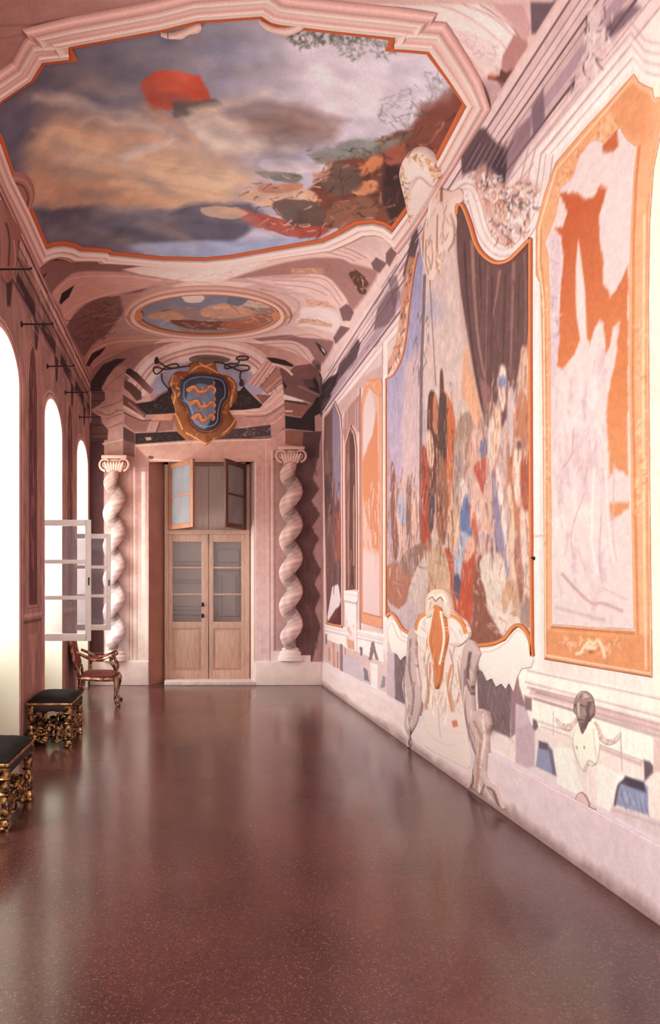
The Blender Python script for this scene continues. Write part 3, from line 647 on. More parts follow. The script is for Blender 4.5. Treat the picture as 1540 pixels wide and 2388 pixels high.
# ---------------------------------------------------------------- big painted scene on the right wall
OR, ORD, BRN = (214, 128, 84), (190, 98, 62), (118, 82, 78)
SCN = '903,1436 903,1200 903,882 920,872 938,836 948,790 956,720 966,640 976,590 990,520 1050,480 1066,470 1080,478 1098,520 1112,566 1130,594 1158,610 1188,606 1214,584 1239,556 1240,800 1240,1100 1241,1300 1242,1490 1228,1466 1213,1457 1198,1464 1180,1488 1150,1501 1105,1504 1070,1470 1035,1440 1000,1450 985,1476 962,1475 942,1466 926,1438 914,1428'
def paint_scene(c):
    c.poly('880,450 1260,450 1260,1560 880,1560', (206, 170, 160))
    c.poly('896,560 1000,470 990,1250 896,1250', (0, 0, 0), 1, .05, (((940, 640), (160, 152, 184)), ((940, 1180), (196, 164, 176)))); c.poly('945,850 990,800 985,1260 940,1240 938,1000', (220, 180, 172), .7, .12)
    c.poly('988,560 1060,560 1080,800 1105,980 1090,1100 1000,1100 985,820', (0, 0, 0), 1, .06, (((1030, 580), (222, 188, 182)), ((1040, 1000), (212, 184, 174)))); c.ell(1012, 720, 22, 36, (170, 160, 184), .5, .15)
    c.line('992,640 988,760 984,900 982,1260', 7, (120, 96, 98), .85); c.line('1003,640 1010,760 1018,900', 2.4, (130, 104, 100), .8); c.scrib('970,740 1005,680 1000,840 965,900', 26, [(124, 104, 104), (146, 122, 120)], (14, 40), (2, 5), 95, 18, .7)
    # hanging cloth
    cl = '1064,470 1246,470 1246,830 1234,800 1226,815 1214,850 1205,900 1190,960 1172,1000 1150,1010 1134,990 1118,930 1104,850 1090,770 1076,680 1068,600'
    c.poly(cl, (112, 80, 78), 1, .03)
    for p, w, cc, w2 in (('1102,560 1108,680 1118,800 1132,880', 9, (168, 124, 114), 4), ('1140,620 1136,760 1134,900', 3, (150, 108, 102), 2), ('1168,630 1158,700 1150,740', 7, (160, 116, 108), 2), ('1200,610 1196,740 1192,880', 8, (156, 114, 106), 4), ('1225,590 1228,700 1226,800', 5, (146, 104, 98), 3), ('1085,560 1092,700 1110,860 1130,960', 5, (84, 58, 60), 3), ('1180,640 1176,800 1168,960', 7, (92, 64, 64), 3), ('1120,600 1126,740', 6, (92, 64, 64), 2), ('1150,640 1146,900', 4, (90, 62, 62), 2), ('1212,640 1210,780', 4, (86, 60, 60), 2)): c.line(p, w, cc, .8, w2)
    c.poly('1120,880 1142,900 1160,960 1152,1010 1134,985', (160, 112, 104), .8, .03)
    # tall masses of colour rising from below (plain stand-in, no figures)
    M = [('1000,930 1012,912 1022,940 1030,990 1028,1120 1008,1150 998,1060', (104, 66, 58)), ('1012,930 1018,920 1024,960 1022,1010 1012,1000', (196, 124, 96)), ('1028,870 1034,866 1038,930 1034,940 1028,930', (110, 72, 62)), ('1030,925 1044,920 1058,950 1064,1000 1058,1080 1050,1180 1036,1200 1030,1100', (198, 108, 74)), ('1026,930 1042,925 1044,1000 1040,1100 1030,1190 1024,1100', (96, 72, 66)),
         ('984,1060 996,1050 1004,1120 1008,1180 1006,1250 998,1290 984,1260', (172, 80, 64)), ('996,1010 1008,1010 1014,1060 1010,1090 1000,1080', (230, 190, 168)), ('1004,1120 1012,1110 1016,1180 1010,1240 1002,1220', (92, 78, 84)), ('1020,1080 1040,1080 1046,1200 1036,1270 1020,1230', (150, 100, 82)), ('1068,990 1090,960 1120,970 1132,1000 1130,1060 1096,1090 1070,1100 1060,1060', (168, 134, 118)),
         ('1084,820 1092,814 1098,850 1112,900 1122,960 1112,1000 1090,940 1078,920', (222, 164, 134)), ('1062,1040 1082,1030 1088,1120 1080,1200 1066,1240 1058,1160', (182, 150, 138)), ('1100,1010 1120,1000 1132,1040 1128,1090 1140,1150 1122,1160 1104,1110 1096,1060', (214, 164, 146)), ('1108,1086 1136,1066 1134,1120 1128,1150 1112,1110', (186, 92, 78)), ('1122,1030 1136,1024 1138,1060 1120,1068', (128, 116, 140)),
         ('1074,1130 1086,1118 1092,1150 1084,1200 1074,1200', (232, 206, 196)), ('1074,1200 1088,1150 1096,1180 1104,1240 1096,1254 1078,1240', (112, 122, 162)), ('1064,1290 1076,1244 1094,1250 1086,1320 1074,1370 1066,1390 1058,1320', (176, 176, 194)), ('1046,1190 1066,1180 1072,1240 1060,1280 1048,1250', (214, 168, 140)), ('1100,1140 1118,1130 1130,1200 1136,1260 1120,1290 1106,1230', (226, 182, 168)), ('1096,1180 1106,1190 1118,1250 1114,1270 1104,1240', (206, 104, 76)),
         ('1128,1160 1146,1120 1150,1260 1144,1290 1132,1270', (214, 170, 154)), ('1150,1080 1164,1100 1178,1240 1186,1340 1176,1330 1156,1240', (152, 134, 156)), ('1156,1090 1168,1110 1184,1230 1186,1320', (236, 212, 204)), ('1150,1100 1156,1240 1172,1320 1184,1345 1160,1300', (110, 86, 100)), ('1184,1000 1200,960 1216,900 1226,840 1238,800 1242,1360 1222,1400 1200,1350 1188,1200', (192, 126, 98)),
         ('1218,812 1232,820 1236,880 1230,920 1214,900', (222, 176, 154)), ('1166,862 1174,852 1182,866 1182,930 1174,960 1164,930', (236, 206, 194)), ('1164,880 1182,880 1180,900 1166,902', (140, 146, 184)), ('1144,980 1166,940 1172,1010 1160,1060 1148,1100 1140,1060', (232, 196, 172)), ('1184,940 1196,900 1204,960 1198,1040 1190,1060', (210, 184, 180)), ('1204,1030 1216,1028 1218,1100 1214,1180 1202,1160 1198,1100', (236, 204, 188)), ('1206,1030 1216,1030 1217,1046 1206,1046', (104, 78, 74)),
         ('1216,1190 1232,1180 1238,1300 1238,1420 1230,1430 1218,1300', (232, 202, 188)), ('1186,1150 1194,1140 1204,1250 1210,1400 1202,1390 1192,1300', (228, 190, 164)), ('1202,1260 1212,1260 1222,1390 1214,1400 1206,1340', (176, 120, 108)), ('1216,1080 1236,1076 1236,1180 1220,1180', (176, 96, 74)),
         ('904,1060 912,1060 916,1150 922,1240 926,1300 912,1330 904,1300', (186, 150, 158)), ('914,1080 922,1100 928,1180 932,1280 920,1300 912,1180', (146, 92, 82)), ('924,1140 958,1120 974,1170 978,1270 940,1300 928,1230', (216, 172, 158)), ('928,1130 938,1150 950,1190 944,1230 930,1200', (178, 168, 186)), ('952,1110 960,1130 958,1260 952,1290 948,1180', (140, 100, 90))]
    for p, cc in M: c.poly(p, cc, 1, .03, sm=True)
    G = [('900,1330 945,1305 985,1272 1005,1262 1000,1330 960,1400 930,1445 900,1445', (172, 112, 94)), ('936,1300 980,1268 994,1280 975,1330 950,1345', (150, 112, 98)), ('1000,1290 988,1302 966,1340 950,1400 948,1445 990,1480 1004,1400', (206, 178, 170)), ('1004,1285 1040,1282 1052,1330 1060,1400 1062,1440 995,1440 998,1360', (198, 160, 134)), ('1040,1280 1058,1300 1064,1390 1070,1450 1060,1460 1052,1350', (186, 92, 68)), ('1062,1340 1076,1350 1078,1390 1070,1400 1062,1380', (92, 84, 108)), ('1084,1300 1112,1262 1112,1350 1100,1450 1090,1480 1066,1430 1074,1380', (190, 90, 66)), ('1092,1258 1108,1254 1114,1276 1098,1300 1084,1310', (228, 168, 144)),
         ('1108,1330 1126,1300 1140,1420 1176,1480 1170,1506 1100,1512 1090,1480 1104,1440', (146, 92, 78)), ('1120,1312 1150,1286 1172,1300 1190,1350 1200,1400 1212,1440 1240,1440 1240,1480 1200,1470 1178,1482 1156,1450 1136,1390', (226, 202, 188)), ('1176,1370 1204,1360 1210,1420 1200,1436 1196,1400 1184,1420 1174,1430', (204, 160, 130)), ('1220,1400 1240,1400 1240,1460 1216,1450', (170, 140, 130)), ('905,1400 930,1420 960,1400 985,1440 985,1480 950,1476 920,1440', (196, 168, 170))]
    for p, cc in G: c.poly(p, cc, 1, .03, sm=True, rag=.02)
    for reg, n, cs in (('985,1000 1065,960 1065,1290 985,1290', 90, [(110, 70, 60), (190, 112, 82), (222, 176, 150), (80, 62, 62), (170, 86, 66)]), ('1066,960 1145,940 1145,1290 1066,1290', 80, [(224, 180, 164), (150, 110, 100), (186, 96, 76), (130, 132, 166), (238, 212, 200)]), ('1146,860 1240,830 1240,1380 1146,1340', 120, [(224, 180, 160), (168, 104, 84), (130, 92, 86), (238, 208, 196), (150, 132, 150), (200, 120, 84)]), ('904,1080 980,1080 980,1300 904,1330', 80, [(206, 164, 152), (146, 104, 96), (228, 192, 180), (170, 156, 174), (160, 108, 92)])):
        c.scrib(reg, n, cs, (14, 60), (1.5, 5), 90, 8, .6, .02)
    c.scrib('1110,1300 1235,1330 1235,1470 1160,1500 1100,1500', 60, [(232, 208, 194), (150, 104, 90), (206, 168, 150), (240, 220, 208)], (8, 24), (2, 4), 60, 50, .6)
    c.scrib('905,1310 1060,1280 1060,1440 930,1460', 60, [(190, 140, 118), (150, 98, 84), (214, 180, 168)], (10, 30), (2, 4), 30, 40, .5)
    for reg, n, cs in (('984,920 1062,880 1062,1270 984,1270', 150, [(84, 56, 52), (206, 140, 110), (232, 190, 166), (150, 84, 66), (120, 92, 88)]), ('1066,960 1150,930 1150,1300 1066,1300', 150, [(238, 206, 190), (120, 88, 84), (196, 120, 96), (146, 142, 168), (226, 178, 156)]), ('1150,870 1239,820 1239,1400 1150,1330', 190, [(238, 206, 190), (146, 90, 78), (206, 150, 124), (110, 80, 80), (170, 150, 160), (196, 108, 78)]), ('905,1090 978,1090 978,1310 905,1330', 120, [(226, 188, 174), (130, 90, 84), (178, 160, 176), (186, 130, 108)]), ('1000,1290 1110,1270 1100,1440 1000,1430', 90, [(206, 170, 144), (160, 86, 66), (226, 190, 164), (116, 96, 104)]), ('1070,560 1240,620 1235,800 1150,980', 60, [(98, 70, 68), (136, 98, 92), (150, 110, 102)])):
        c.scrib(reg, n, cs, (8, 34), (1, 2.8), 90, 10, .6, .02, 17)
    c.noise(.09, 60, 50, 31); c.noise(.07, 200, 120, 33, (1, .95, .9), 3)
ws = tag(empty('painted_scene', tuple(SR.P(4.6, .9, 0))), 'tall painted wall scene with hanging brown cloth and crowded colours, between two orange panels', 'wall painting')
def keepw(o, r): o.parent = r; o.matrix_parent_inverse = Matrix.Translation(r.location).inverted(); return o
keepw(patch('picture', SR, SCN, (.011, .011), paint_scene, h=.004), ws)
Pz = up(SR, '903,882 903,1200 903,1430', False, False)
edge = [(0, .004, ORD), (.0, .016, ORD), (.022, .018, OR), (.034, .010, ORD), (.036, .001, ORD)]
def strip(name, p, w, par, cols=(OR, ORD, (232, 160, 112)), sm=True, h=.016, closed=False):
    """raised painted border ribbon following a measured line"""
    q = pts(p); q = smooth(q, closed, 8) if sm else dense(q, closed, 10)
    bands = []
    nn = len(q); R = []
    for f in (-.5, -.2, .2, .5):
        R.append(band(q, 2 * f * w)[:nn] if f > 0 else band(q, -2 * f * w)[nn:][::-1])
    V, C = [], []
    for r, hh, cc in zip([R[0]] + R + [R[3]], (.001, h * .7, h, h, h * .7, .001), (cols[1], cols[1], cols[0], cols[2], cols[1], cols[1])):
        ab = np.array([par[1].U(*t) for t in r]); V.append(par[1].P(ab[:, 0], ab[:, 1], hh)); C.append(np.tile(lin(cc), (nn, 1)))
    V = np.concatenate(V); C = np.concatenate(C); Q = [(j * nn + i, j * nn + i + 1, (j + 1) * nn + i + 1, (j + 1) * nn + i) for j in range(5) for i in range(nn - 1)]
    Q = np.array(Q); g = Q[2 * (nn - 1) + nn // 2]; nv = np.cross(V[g[1]] - V[g[0]], V[g[2]] - V[g[0]]); ab0 = par[1].U(*q[nn // 2]); d = par[1].P(ab0[0], ab0[1], .1) - par[1].P(ab0[0], ab0[1], 0)
    if nv @ d < 0: Q = Q[:, ::-1]
    return keepw(link(name, mesh_np(name, V, Q, C, False), FRESCO), par[0])
strip('top_border', '1066,500 1070,478 1082,480 1098,520 1112,566 1130,594 1158,612 1188,607 1214,584 1240,556', 9, (ws, SR))
strip('side_border', '1240,556 1240,800 1241,1100 1242,1300 1244,1528', 6, (ws, SR), sm=False)
strip('bottom_border', '1244,1530 1240,1494 1228,1468 1213,1458 1198,1465 1180,1488 1150,1501 1100,1505', 9, (ws, SR), cols=((226, 148, 92), (186, 96, 58), (214, 130, 84)))
strip('bottom_border', '903,1438 912,1430 924,1438 942,1467 962,1476 984,1476', 7, (ws, SR))
strip('side_border', '902,1436 902,1200 902,884', 3, (ws, SR), sm=False); strip('side_border', '902,884 920,872 938,836 948,790 956,720 966,640 976,590', 4, (ws, SR))

# ---------------------------------------------------------------- orange panels either side
CRM, LAV = (238, 214, 208), (222, 192, 196)
def orange_panel(nm, label, outer, inner, paint_in, paint_fr, hfr=.012):
    r = tag(empty(nm, tuple(SR.P(SR.U(*pts(inner)[0])[0], .8, 0))), label, 'wall painting')
    keepw(patch('frame', SR, outer, (.010, .010), paint_fr, h=.006, bulge=.006, bw=.03), r)
    keepw(patch('picture', SR, inner, (.010, .010), paint_in, h=.016), r); return r
OUT = '1272,1538 1271,1300 1268,1000 1266,800 1262,662 1252,642 1252,600 1252,528 1272,450 1297,380 1360,306 1420,240 1480,172 1490,190 1503,199 1523,206 1526,228 1560,226 1545,300 1526,395 1517,520 1514,700 1516,1000 1519,1300 1523,1580'
INN = '1294,1457 1292,1000 1290,700 1286,594 1278,566 1292,535 1305,500 1314,440 1330,426 1346,408 1352,385 1362,360 1380,336 1397,326 1410,332 1416,338 1436,312 1453,299 1456,308 1468,326 1486,340 1491,342 1484,400 1476,550 1473,700 1474,900 1478,1150 1484,1468'
def near_in(c):
    c.poly('1260,280 1500,280 1500,1490 1260,1490', (232, 208, 204))
    c.poly('1412,340 1448,300 1450,340 1440,350 1425,358 1414,352', (196, 106, 68), 1, .02, rag=.01)
    og = '1310,448 1325,448 1340,450 1356,452 1374,468 1394,456 1408,433 1424,437 1415,470 1404,500 1406,560 1413,600 1416,660 1430,692 1446,680 1460,650 1474,620 1474,905 1470,1108 1442,1082 1426,1012 1420,960 1430,900 1446,826 1453,748 1440,762 1430,812 1420,828 1417,758 1408,745 1394,762 1384,800 1366,780 1358,800 1345,830 1320,862 1306,850 1310,760 1314,690 1320,600 1316,552 1300,534 1322,528 1330,496 1320,470'
    c.poly(og, (0, 0, 0), 1, .02, (((1380, 450), (196, 98, 62)), ((1400, 1000), (222, 140, 92))), rag=.015)
    c.poly('1356,560 1363,604 1372,680 1376,790 1362,800 1352,740 1350,690 1350,620', CRM, 1, .02)
    c.poly('1290,560 1304,540 1314,560 1318,610 1310,700 1312,800 1300,900 1290,900', (222, 194, 198), 1, .02, rag=.02)
    c.scrib('1290,550 1318,560 1312,780 1290,780', 34, [(236, 212, 208), (184, 150, 156), (240, 222, 216)], (8, 22), (2, 5), 80, 50, .8, .5)
    for p in ('1424,1004 1470,1000 1474,1108 1440,1090 1428,1114', '1373,1137 1390,1152 1386,1212 1376,1170', '1428,1172 1475,1172 1476,1184 1448,1204 1432,1212'): c.poly(p, (222, 146, 100), 1, .02, rag=.01)
    c.poly('1362,860 1400,830 1424,900 1416,1010 1424,1090 1420,1240 1440,1340 1400,1400 1340,1400 1310,1350 1320,1100 1340,950', (236, 210, 206), .8, .06)
    c.scrib('1300,870 1420,810 1430,1090 1440,1300 1300,1330', 110, [(214, 184, 190), (242, 222, 216), (206, 170, 174), (228, 200, 200), (246, 228, 222)], (20, 70), (3, 9), 88, 16, .5, .05, 3, 0, .02)
    c.scrib('1340,1000 1400,990 1400,1090 1345,1100', 14, [(196, 146, 138), (206, 160, 154)], (12, 36), (2, 4), 85, 25, .6)
    c.scrib('1300,860 1420,800 1440,1340 1300,1340', 60, [(206, 172, 182), (244, 226, 220), (214, 180, 184), (248, 232, 226)], (40, 120), (8, 20), 88, 14, .35, .05, 9, 0, .04)
    for p, w, cc in (('1317,1337 1350,1374 1388,1407 1414,1407 1462,1426', 6, (196, 146, 138)), ('1300,1415 1360,1432 1420,1448', 9, (212, 178, 180)), ('1370,1150 1340,1240 1345,1300', 3, (206, 168, 170)), ('1355,1280 1372,1330', 5, (216, 182, 184)), ('1410,1200 1406,1300 1412,1360', 4, (206, 170, 174)), ('1392,1090 1388,1260 1402,1340', 6, (246, 230, 224)), ('1420,1100 1430,1260 1440,1310', 5, (244, 226, 220)), ('1320,1090 1340,1060 1345,1000', 3, (200, 150, 146)), ('1412,1370 1470,1400', 3, (204, 170, 174)), ('1440,1080 1438,1240 1446,1310', 4, (212, 180, 184))): c.line(p, w, cc, .8)
    c.noise(.05, 26, 90, 41)
def near_fr(c):
    c.poly('1240,150 1570,150 1570,1600 1240,1600', (236, 172, 130))
    for p, cc in (('1297,380 1480,172 1523,206 1530,330 1500,330 1453,299 1416,338 1360,362 1314,440 1300,430', (232, 164, 120)), ('1272,1470 1520,1480 1523,1580 1272,1540', (226, 150, 106))): c.poly(p, cc, 1, .03)
    c.poly('1430,250 1480,185 1520,210 1512,330 1492,335 1455,298', (226, 152, 108), .9, .05)
    o = OUT.split(); 
    for k, w, cc in ((0, 4, (190, 106, 72)), (0, 1.5, (250, 214, 180))): c.line(' '.join(o) + ' ' + o[0], w + 2, cc, .9, sm=False)
    c.line('1276,1530 1275,1000 1272,700 1260,610 1262,530 1302,395 1480,186 1500,205 1520,214 1536,236', 3.5, (252, 222, 190), .9, sm=False); c.line('1280,1526 1279,1000 1276,700 1266,600 1268,532', 2.4, (206, 130, 92), .9, sm=False)
    c.line('1498,340 1490,420 1484,560 1482,900 1488,1200 1494,1480', 5, (206, 122, 78), .9, sm=False); c.line('1508,500 1505,900 1508,1300 1512,1560', 3, (252, 224, 190), .9, sm=False); c.line('1515,470 1512,900 1515,1300 1519,1570', 3, (206, 140, 104), .8, sm=False)
    for p, w, cc in (('1290,1462 1486,1476', 7, (196, 112, 72)), ('1290,1456 1486,1470', 4, (250, 222, 196)), ('1288,1471 1490,1486', 4, (232, 160, 112)), ('1274,1528 1521,1572', 5, (250, 216, 182)), ('1274,1537 1522,1580', 5, (178, 96, 66))): c.line(p, w, cc)
    for reg, n in (('1316,1484 1452,1492 1446,1520 1330,1512', 60), ('1300,420 1350,350 1410,300 1400,325 1345,405 1305,470', 70), ('1484,750 1506,750 1510,1220 1490,1220', 80), ('1260,600 1290,700 1290,1300 1276,1300', 40), ('1390,300 1430,260 1450,295 1415,330', 30)):
        c.scrib(reg, n, [(250, 220, 188), (206, 132, 90), (244, 204, 168)], (6, 18), (1.6, 3.6), 60, 80, .75, .8)
    c.line('1348,1524 1360,1522 1368,1508 1380,1496 1390,1500 1400,1494 1410,1508 1414,1522 1416,1534', 6, (250, 226, 196)); c.ell(1384, 1510, 14, 7, (246, 212, 178), 1, .01); c.ell(1384, 1520, 7, 4, (172, 100, 66), 1, .01)
    c.noise(.06, 24, 90, 51)
orange_panel('orange_panel', 'orange and cream painted panel with curved top, nearest the camera on the right wall', OUT, INN, near_in, near_fr)
def far_in(c):
    c.poly('840,880 895,880 895,1480 840,1480', (216, 168, 152)); c.poly('852,940 866,905 876,930 880,1040 870,1070 860,1050 850,1060', (222, 190, 186), 1, .05); c.poly('870,1020 884,960 888,1300 880,1320 850,1160 848,1080 858,1050', (208, 128, 92), .9, .05, rag=.05)
    c.scrib('849,1120 888,1120 888,1300 849,1300', 60, [(226, 190, 184), (206, 136, 104), (216, 172, 164)], (14, 50), (1.5, 4), 90, 8, .7); c.poly('848,1280 889,1290 889,1440 848,1430', (226, 194, 194), .7, .1)
def far_fr(c):
    c.poly('830,850 900,850 900,1490 830,1490', (222, 152, 118)); c.scrib('840,890 895,880 895,940 840,960', 20, [(236, 190, 166), (196, 120, 90)], (6, 14), (1.5, 3), 60, 60, .7)
    c.line('848,1428 893,1440', 3, (186, 108, 82)); c.line('846,940 846,1450', 1.6, (180, 108, 84)); c.noise(.05, 20, 60, 3)
orange_panel('orange_panel', 'smaller orange and cream painted panel farther along the right wall, past the scene', '843,1452 843,935 850,905 858,886 890,882 893,900 893,1466', '850,1428 849,1060 848,970 856,925 866,903 876,915 888,925 889,1200 889,1438', far_in, far_fr)
fs = tag(empty('painted_scene', tuple(SR.P(10.2, 1, 0))), 'narrow dark brown painted scene at the far end of the right wall, beside the corner', 'wall painting')
def far_scene(c):
    c.poly('750,900 805,900 805,1480 750,1480', (116, 78, 74)); c.poly('776,930 797,950 796,1160 782,1180 776,1060', (142, 122, 140), .9, .06); c.poly('758,1110 776,1100 776,1200 760,1210', (80, 58, 58), .8, .06); c.poly('780,1200 796,1190 796,1300 782,1310', (160, 84, 70), .7, .06); c.poly('776,1368 790,1362 796,1400 784,1440 768,1460 764,1440', (226, 200, 200), 1, .03); c.poly('764,1452 784,1420 798,1410 799,1462', (96, 46, 46), .9, .03)
    c.scrib('758,1040 798,1040 798,1360 758,1360', 80, [(150, 108, 98), (84, 60, 62), (196, 140, 116), (124, 112, 130), (150, 76, 62)], (14, 60), (1.5, 4), 90, 6, .6)
keepw(patch('picture', SR, '764,1452 759,1200 756,1043 758,975 770,962 782,940 794,975 797,1010 798,1200 799,1458', (.02, .012), far_scene, h=.004), fs)
strip('frame', '763,1455 758,1200 755,1043 757,972 770,958 782,936 795,970 798,1008 799,1200 800,1460', 3, (fs, SR), ((232, 190, 180), (180, 126, 116), (226, 180, 170)), False)
strip('sill', '762,1453 800,1462', 5, (fs, SR), ((214, 138, 92), (176, 96, 60), (206, 126, 80)), False)
nc = tag(empty('painted_niche', tuple(SR.P(9.4, .9, 0))), 'slim dark pointed painted niche above a white painted pedestal on right wall', 'wall painting')
def niche(c):
    c.poly('800,980 845,980 845,1400 800,1400', (134, 90, 80)); c.line('821,1010 823,1060 822,1380', 12, (92, 58, 54), .9); c.line('826,1130 826,1320', 3, (196, 150, 130), .8); c.line('813,1060 814,1370', 3, (176, 122, 104), .8); c.scrib('810,1060 832,1060 832,1370 810,1370', 30, [(76, 48, 46), (160, 112, 98)], (20, 60), (1.5, 3), 90, 5, .6)
keepw(patch('picture', SR, '809,1376 807,1120 808,1040 814,1015 820,1000 827,1018 831,1050 833,1200 833,1374', (.02, .012), niche, h=.004), nc)
strip('frame', '808,1378 806,1120 807,1036 814,1010 820,994 828,1014 832,1046 834,1200 834,1376', 3, (nc, SR), ((220, 172, 160), (166, 112, 102), (216, 166, 154)), False)
def pedes(c):
    c.poly('795,1370 840,1370 840,1540 795,1540', (240, 214, 210)); c.line('800,1400 836,1408', 3, (176, 140, 142)); c.line('802,1384 836,1390', 2, (216, 184, 180)); c.scrib('806,1420 830,1424 830,1500 808,1496', 26, [(222, 180, 170), (250, 232, 226), (196, 130, 110)], (6, 18), (1.5, 3), 80, 30, .7); c.poly('812,1490 830,1494 830,1516 814,1512', (206, 140, 112), .8)
keepw(patch('pedestal', SR, '803,1376 836,1380 836,1400 833,1404 834,1520 807,1512 806,1402 803,1398', (.02, .01), pedes, h=.01, bulge=.01), nc)

# ---------------------------------------------------------------- scroll crest on the big scene (wall part and vault part)
cr = tag(empty('scroll_crest', tuple(SR.P(6.2, 4.6, 0))), 'cream shell and scroll crest rising over the tall painted scene onto the vault', 'ornament')
def crest_v(c):
    c.poly('930,330 1080,330 1080,580 930,580', (240, 210, 202)); c.ell(985, 390, 40, 40, (246, 222, 214), .9, .1)
    for k in range(7): c.line([(958 + 4 * k, 470 - 9 * k), (966 + 5 * k, 420 - 4 * k), (995 + 2 * k, 392 + 2 * k), (1024 + k, 420 + 3 * k), (1036, 450 + 4 * k)], 1.8, (214, 174, 166), .7)
    c.scrib('940,345 985,335 1030,370 1060,430 1050,440 1020,385 975,352 952,375 966,440 980,520 968,520 948,430', 120, [(196, 124, 76), (150, 88, 58), (240, 204, 160), (226, 168, 112)], (6, 16), (2, 4), 60, 60, .9, .5)
keepw(patch('shell_top', SV, '946,420 941,390 948,362 964,346 985,340 1004,346 1022,364 1040,392 1052,420 1062,440 1060,470 1040,500 1020,520 1000,535 985,548 972,520 960,470', (.012, .008), crest_v, h=.068, bulge=.03, bw=.06, sm=True), cr)
def crest_w(c):
    c.poly('940,330 1100,330 1100,700 940,700', (238, 206, 194))
    for p, w, cc in (('1002,470 1010,440 1022,420 1034,440 1040,470', 6, (156, 92, 66)), ('1004,480 998,540 996,600', 4, (170, 110, 84)), ('1016,440 1012,480 1008,520', 7, (250, 232, 220)), ('1032,500 1030,570 1026,640', 4, (190, 124, 92)), ('1060,500 1066,530 1062,565 1050,588', 3, (170, 120, 104)), ('1050,500 1044,530 1048,560 1056,545', 2.5, (180, 130, 118)), ('1005,560 1003,610 1008,640', 3, (160, 116, 104)), ('1018,560 1020,600 1014,630', 3, (196, 140, 116)), ('1075,470 1070,500 1074,512', 3, (250, 230, 220)), ('1040,470 1048,500 1042,560', 3, (214, 170, 158))): c.line(p, w, cc, .9)
    c.scrib('985,450 1060,450 1040,640 1000,640', 60, [(250, 230, 220), (190, 134, 106), (222, 180, 160), (160, 104, 82)], (8, 26), (2, 4), 95, 25, .7, .3)
keepw(patch('scroll', SR, '985,560 1000,500 1012,452 1030,440 1056,446 1074,440 1082,452 1078,474 1066,480 1068,520 1064,556 1056,584 1046,590 1038,582 1034,610 1030,644 1022,632 1014,652 1002,650 995,628 988,600', (.014, .01), crest_w, h=.012, bulge=.03, bw=.05, sm=True), cr)

# ---------------------------------------------------------------- shell cartouche below the big scene, with scrolled legs
ca = tag(empty('console_cartouche', tuple(SR.P(5.6, 0, 0))), 'large cream and orange shell cartouche on scrolled legs under the tall painted scene', 'ornament')
def c_body(c):
    c.poly('940,1370 1130,1370 1130,1800 940,1800', (244, 218, 206)); c.poly('980,1640 1110,1660 1110,1830 960,1800', (240, 214, 206), .95, .12)
    for p, w, cc in (('1003,1500 996,1540 1004,1600 998,1640', 5, (206, 160, 136)), ('1010,1545 1008,1600 1004,1640', 4, (214, 136, 96)), ('1060,1550 1052,1600 1062,1660', 6, (216, 138, 98)), ('1020,1560 1014,1650', 3, (200, 164, 150)), ('1048,1610 1046,1660', 3, (206, 170, 154)), ('1072,1540 1078,1600 1072,1640', 4, (190, 146, 136)), ('995,1480 1006,1500 1014,1530', 3, (196, 168, 166)), ('1085,1480 1070,1500 1060,1540', 3, (196, 168, 166)), ('1066,1680 1070,1695', 12, (204, 116, 80)), ('997,1640 1000,1655', 9, (220, 156, 122))): c.line(p, w, cc, .9)
    for p, w, cc in (('990,1500 1000,1530 1000,1580 992,1620', 3, (246, 228, 214)), ('1084,1500 1072,1540 1074,1590 1084,1640', 3, (250, 232, 216)), ('1012,1510 1002,1560 1006,1610 1000,1650', 3, (176, 138, 128)), ('1056,1515 1064,1560 1058,1610 1068,1660', 3, (176, 138, 128)), ('1020,1590 1012,1640 1020,1670', 4, (252, 238, 222)), ('1044,1590 1050,1650 1044,1690', 4, (252, 238, 222)), ('1031,1610 1030,1670 1034,1720', 2.4, (206, 176, 160)), ('990,1660 1000,1700 1030,1730 1070,1740', 2, (224, 196, 180)), ('1000,1690 1090,1712', 2, (230, 204, 190))): c.line(p, w, cc, .85)
    c.scrib('985,1500 1090,1510 1085,1660 995,1640', 90, [(252, 236, 220), (214, 180, 164), (226, 170, 140), (196, 160, 150)], (10, 34), (2, 4), 90, 18, .6, .2)
keepw(patch('shell_body', SR, '978,1462 990,1448 1006,1440 1030,1446 1058,1440 1080,1452 1098,1474 1094,1500 1084,1530 1078,1600 1088,1660 1096,1720 1100,1790 1050,1770 990,1735 984,1690 995,1655 987,1625 991,1567 984,1516 976,1490', (.012, .009), c_body, h=.015, bulge=.010, bw=.12, sm=True), ca)
def c_wing(c):
    c.poly('880,1420 1270,1420 1270,1640 880,1640', (252, 232, 222))
    for k in range(4): c.lines('1110,1530 1160,1524 1196,1500 1214,1478 1232,1500', ((-8 - 11 * k, 2, (206, 168, 162)),), .8); c.lines('962,1500 935,1488 918,1452 908,1470', ((9 * k, 1.6, (206, 168, 162)),), .8)
keepw(patch('shell_wing', SR, '1106,1512 1150,1508 1182,1494 1200,1472 1213,1464 1228,1474 1240,1500 1246,1540 1240,1556 1218,1560 1208,1580 1200,1612 1190,1592 1182,1606 1172,1594 1160,1602 1150,1582 1138,1588 1128,1566 1122,1560 1112,1540', (.01, .009), c_wing, h=.008, bulge=.014), ca)
keepw(patch('shell_wing', SR, '905,1450 912,1438 922,1446 938,1472 960,1482 964,1500 960,1534 946,1530 936,1540 928,1526 916,1520 908,1490', (.014, .009), c_wing, h=.008, bulge=.014), ca)
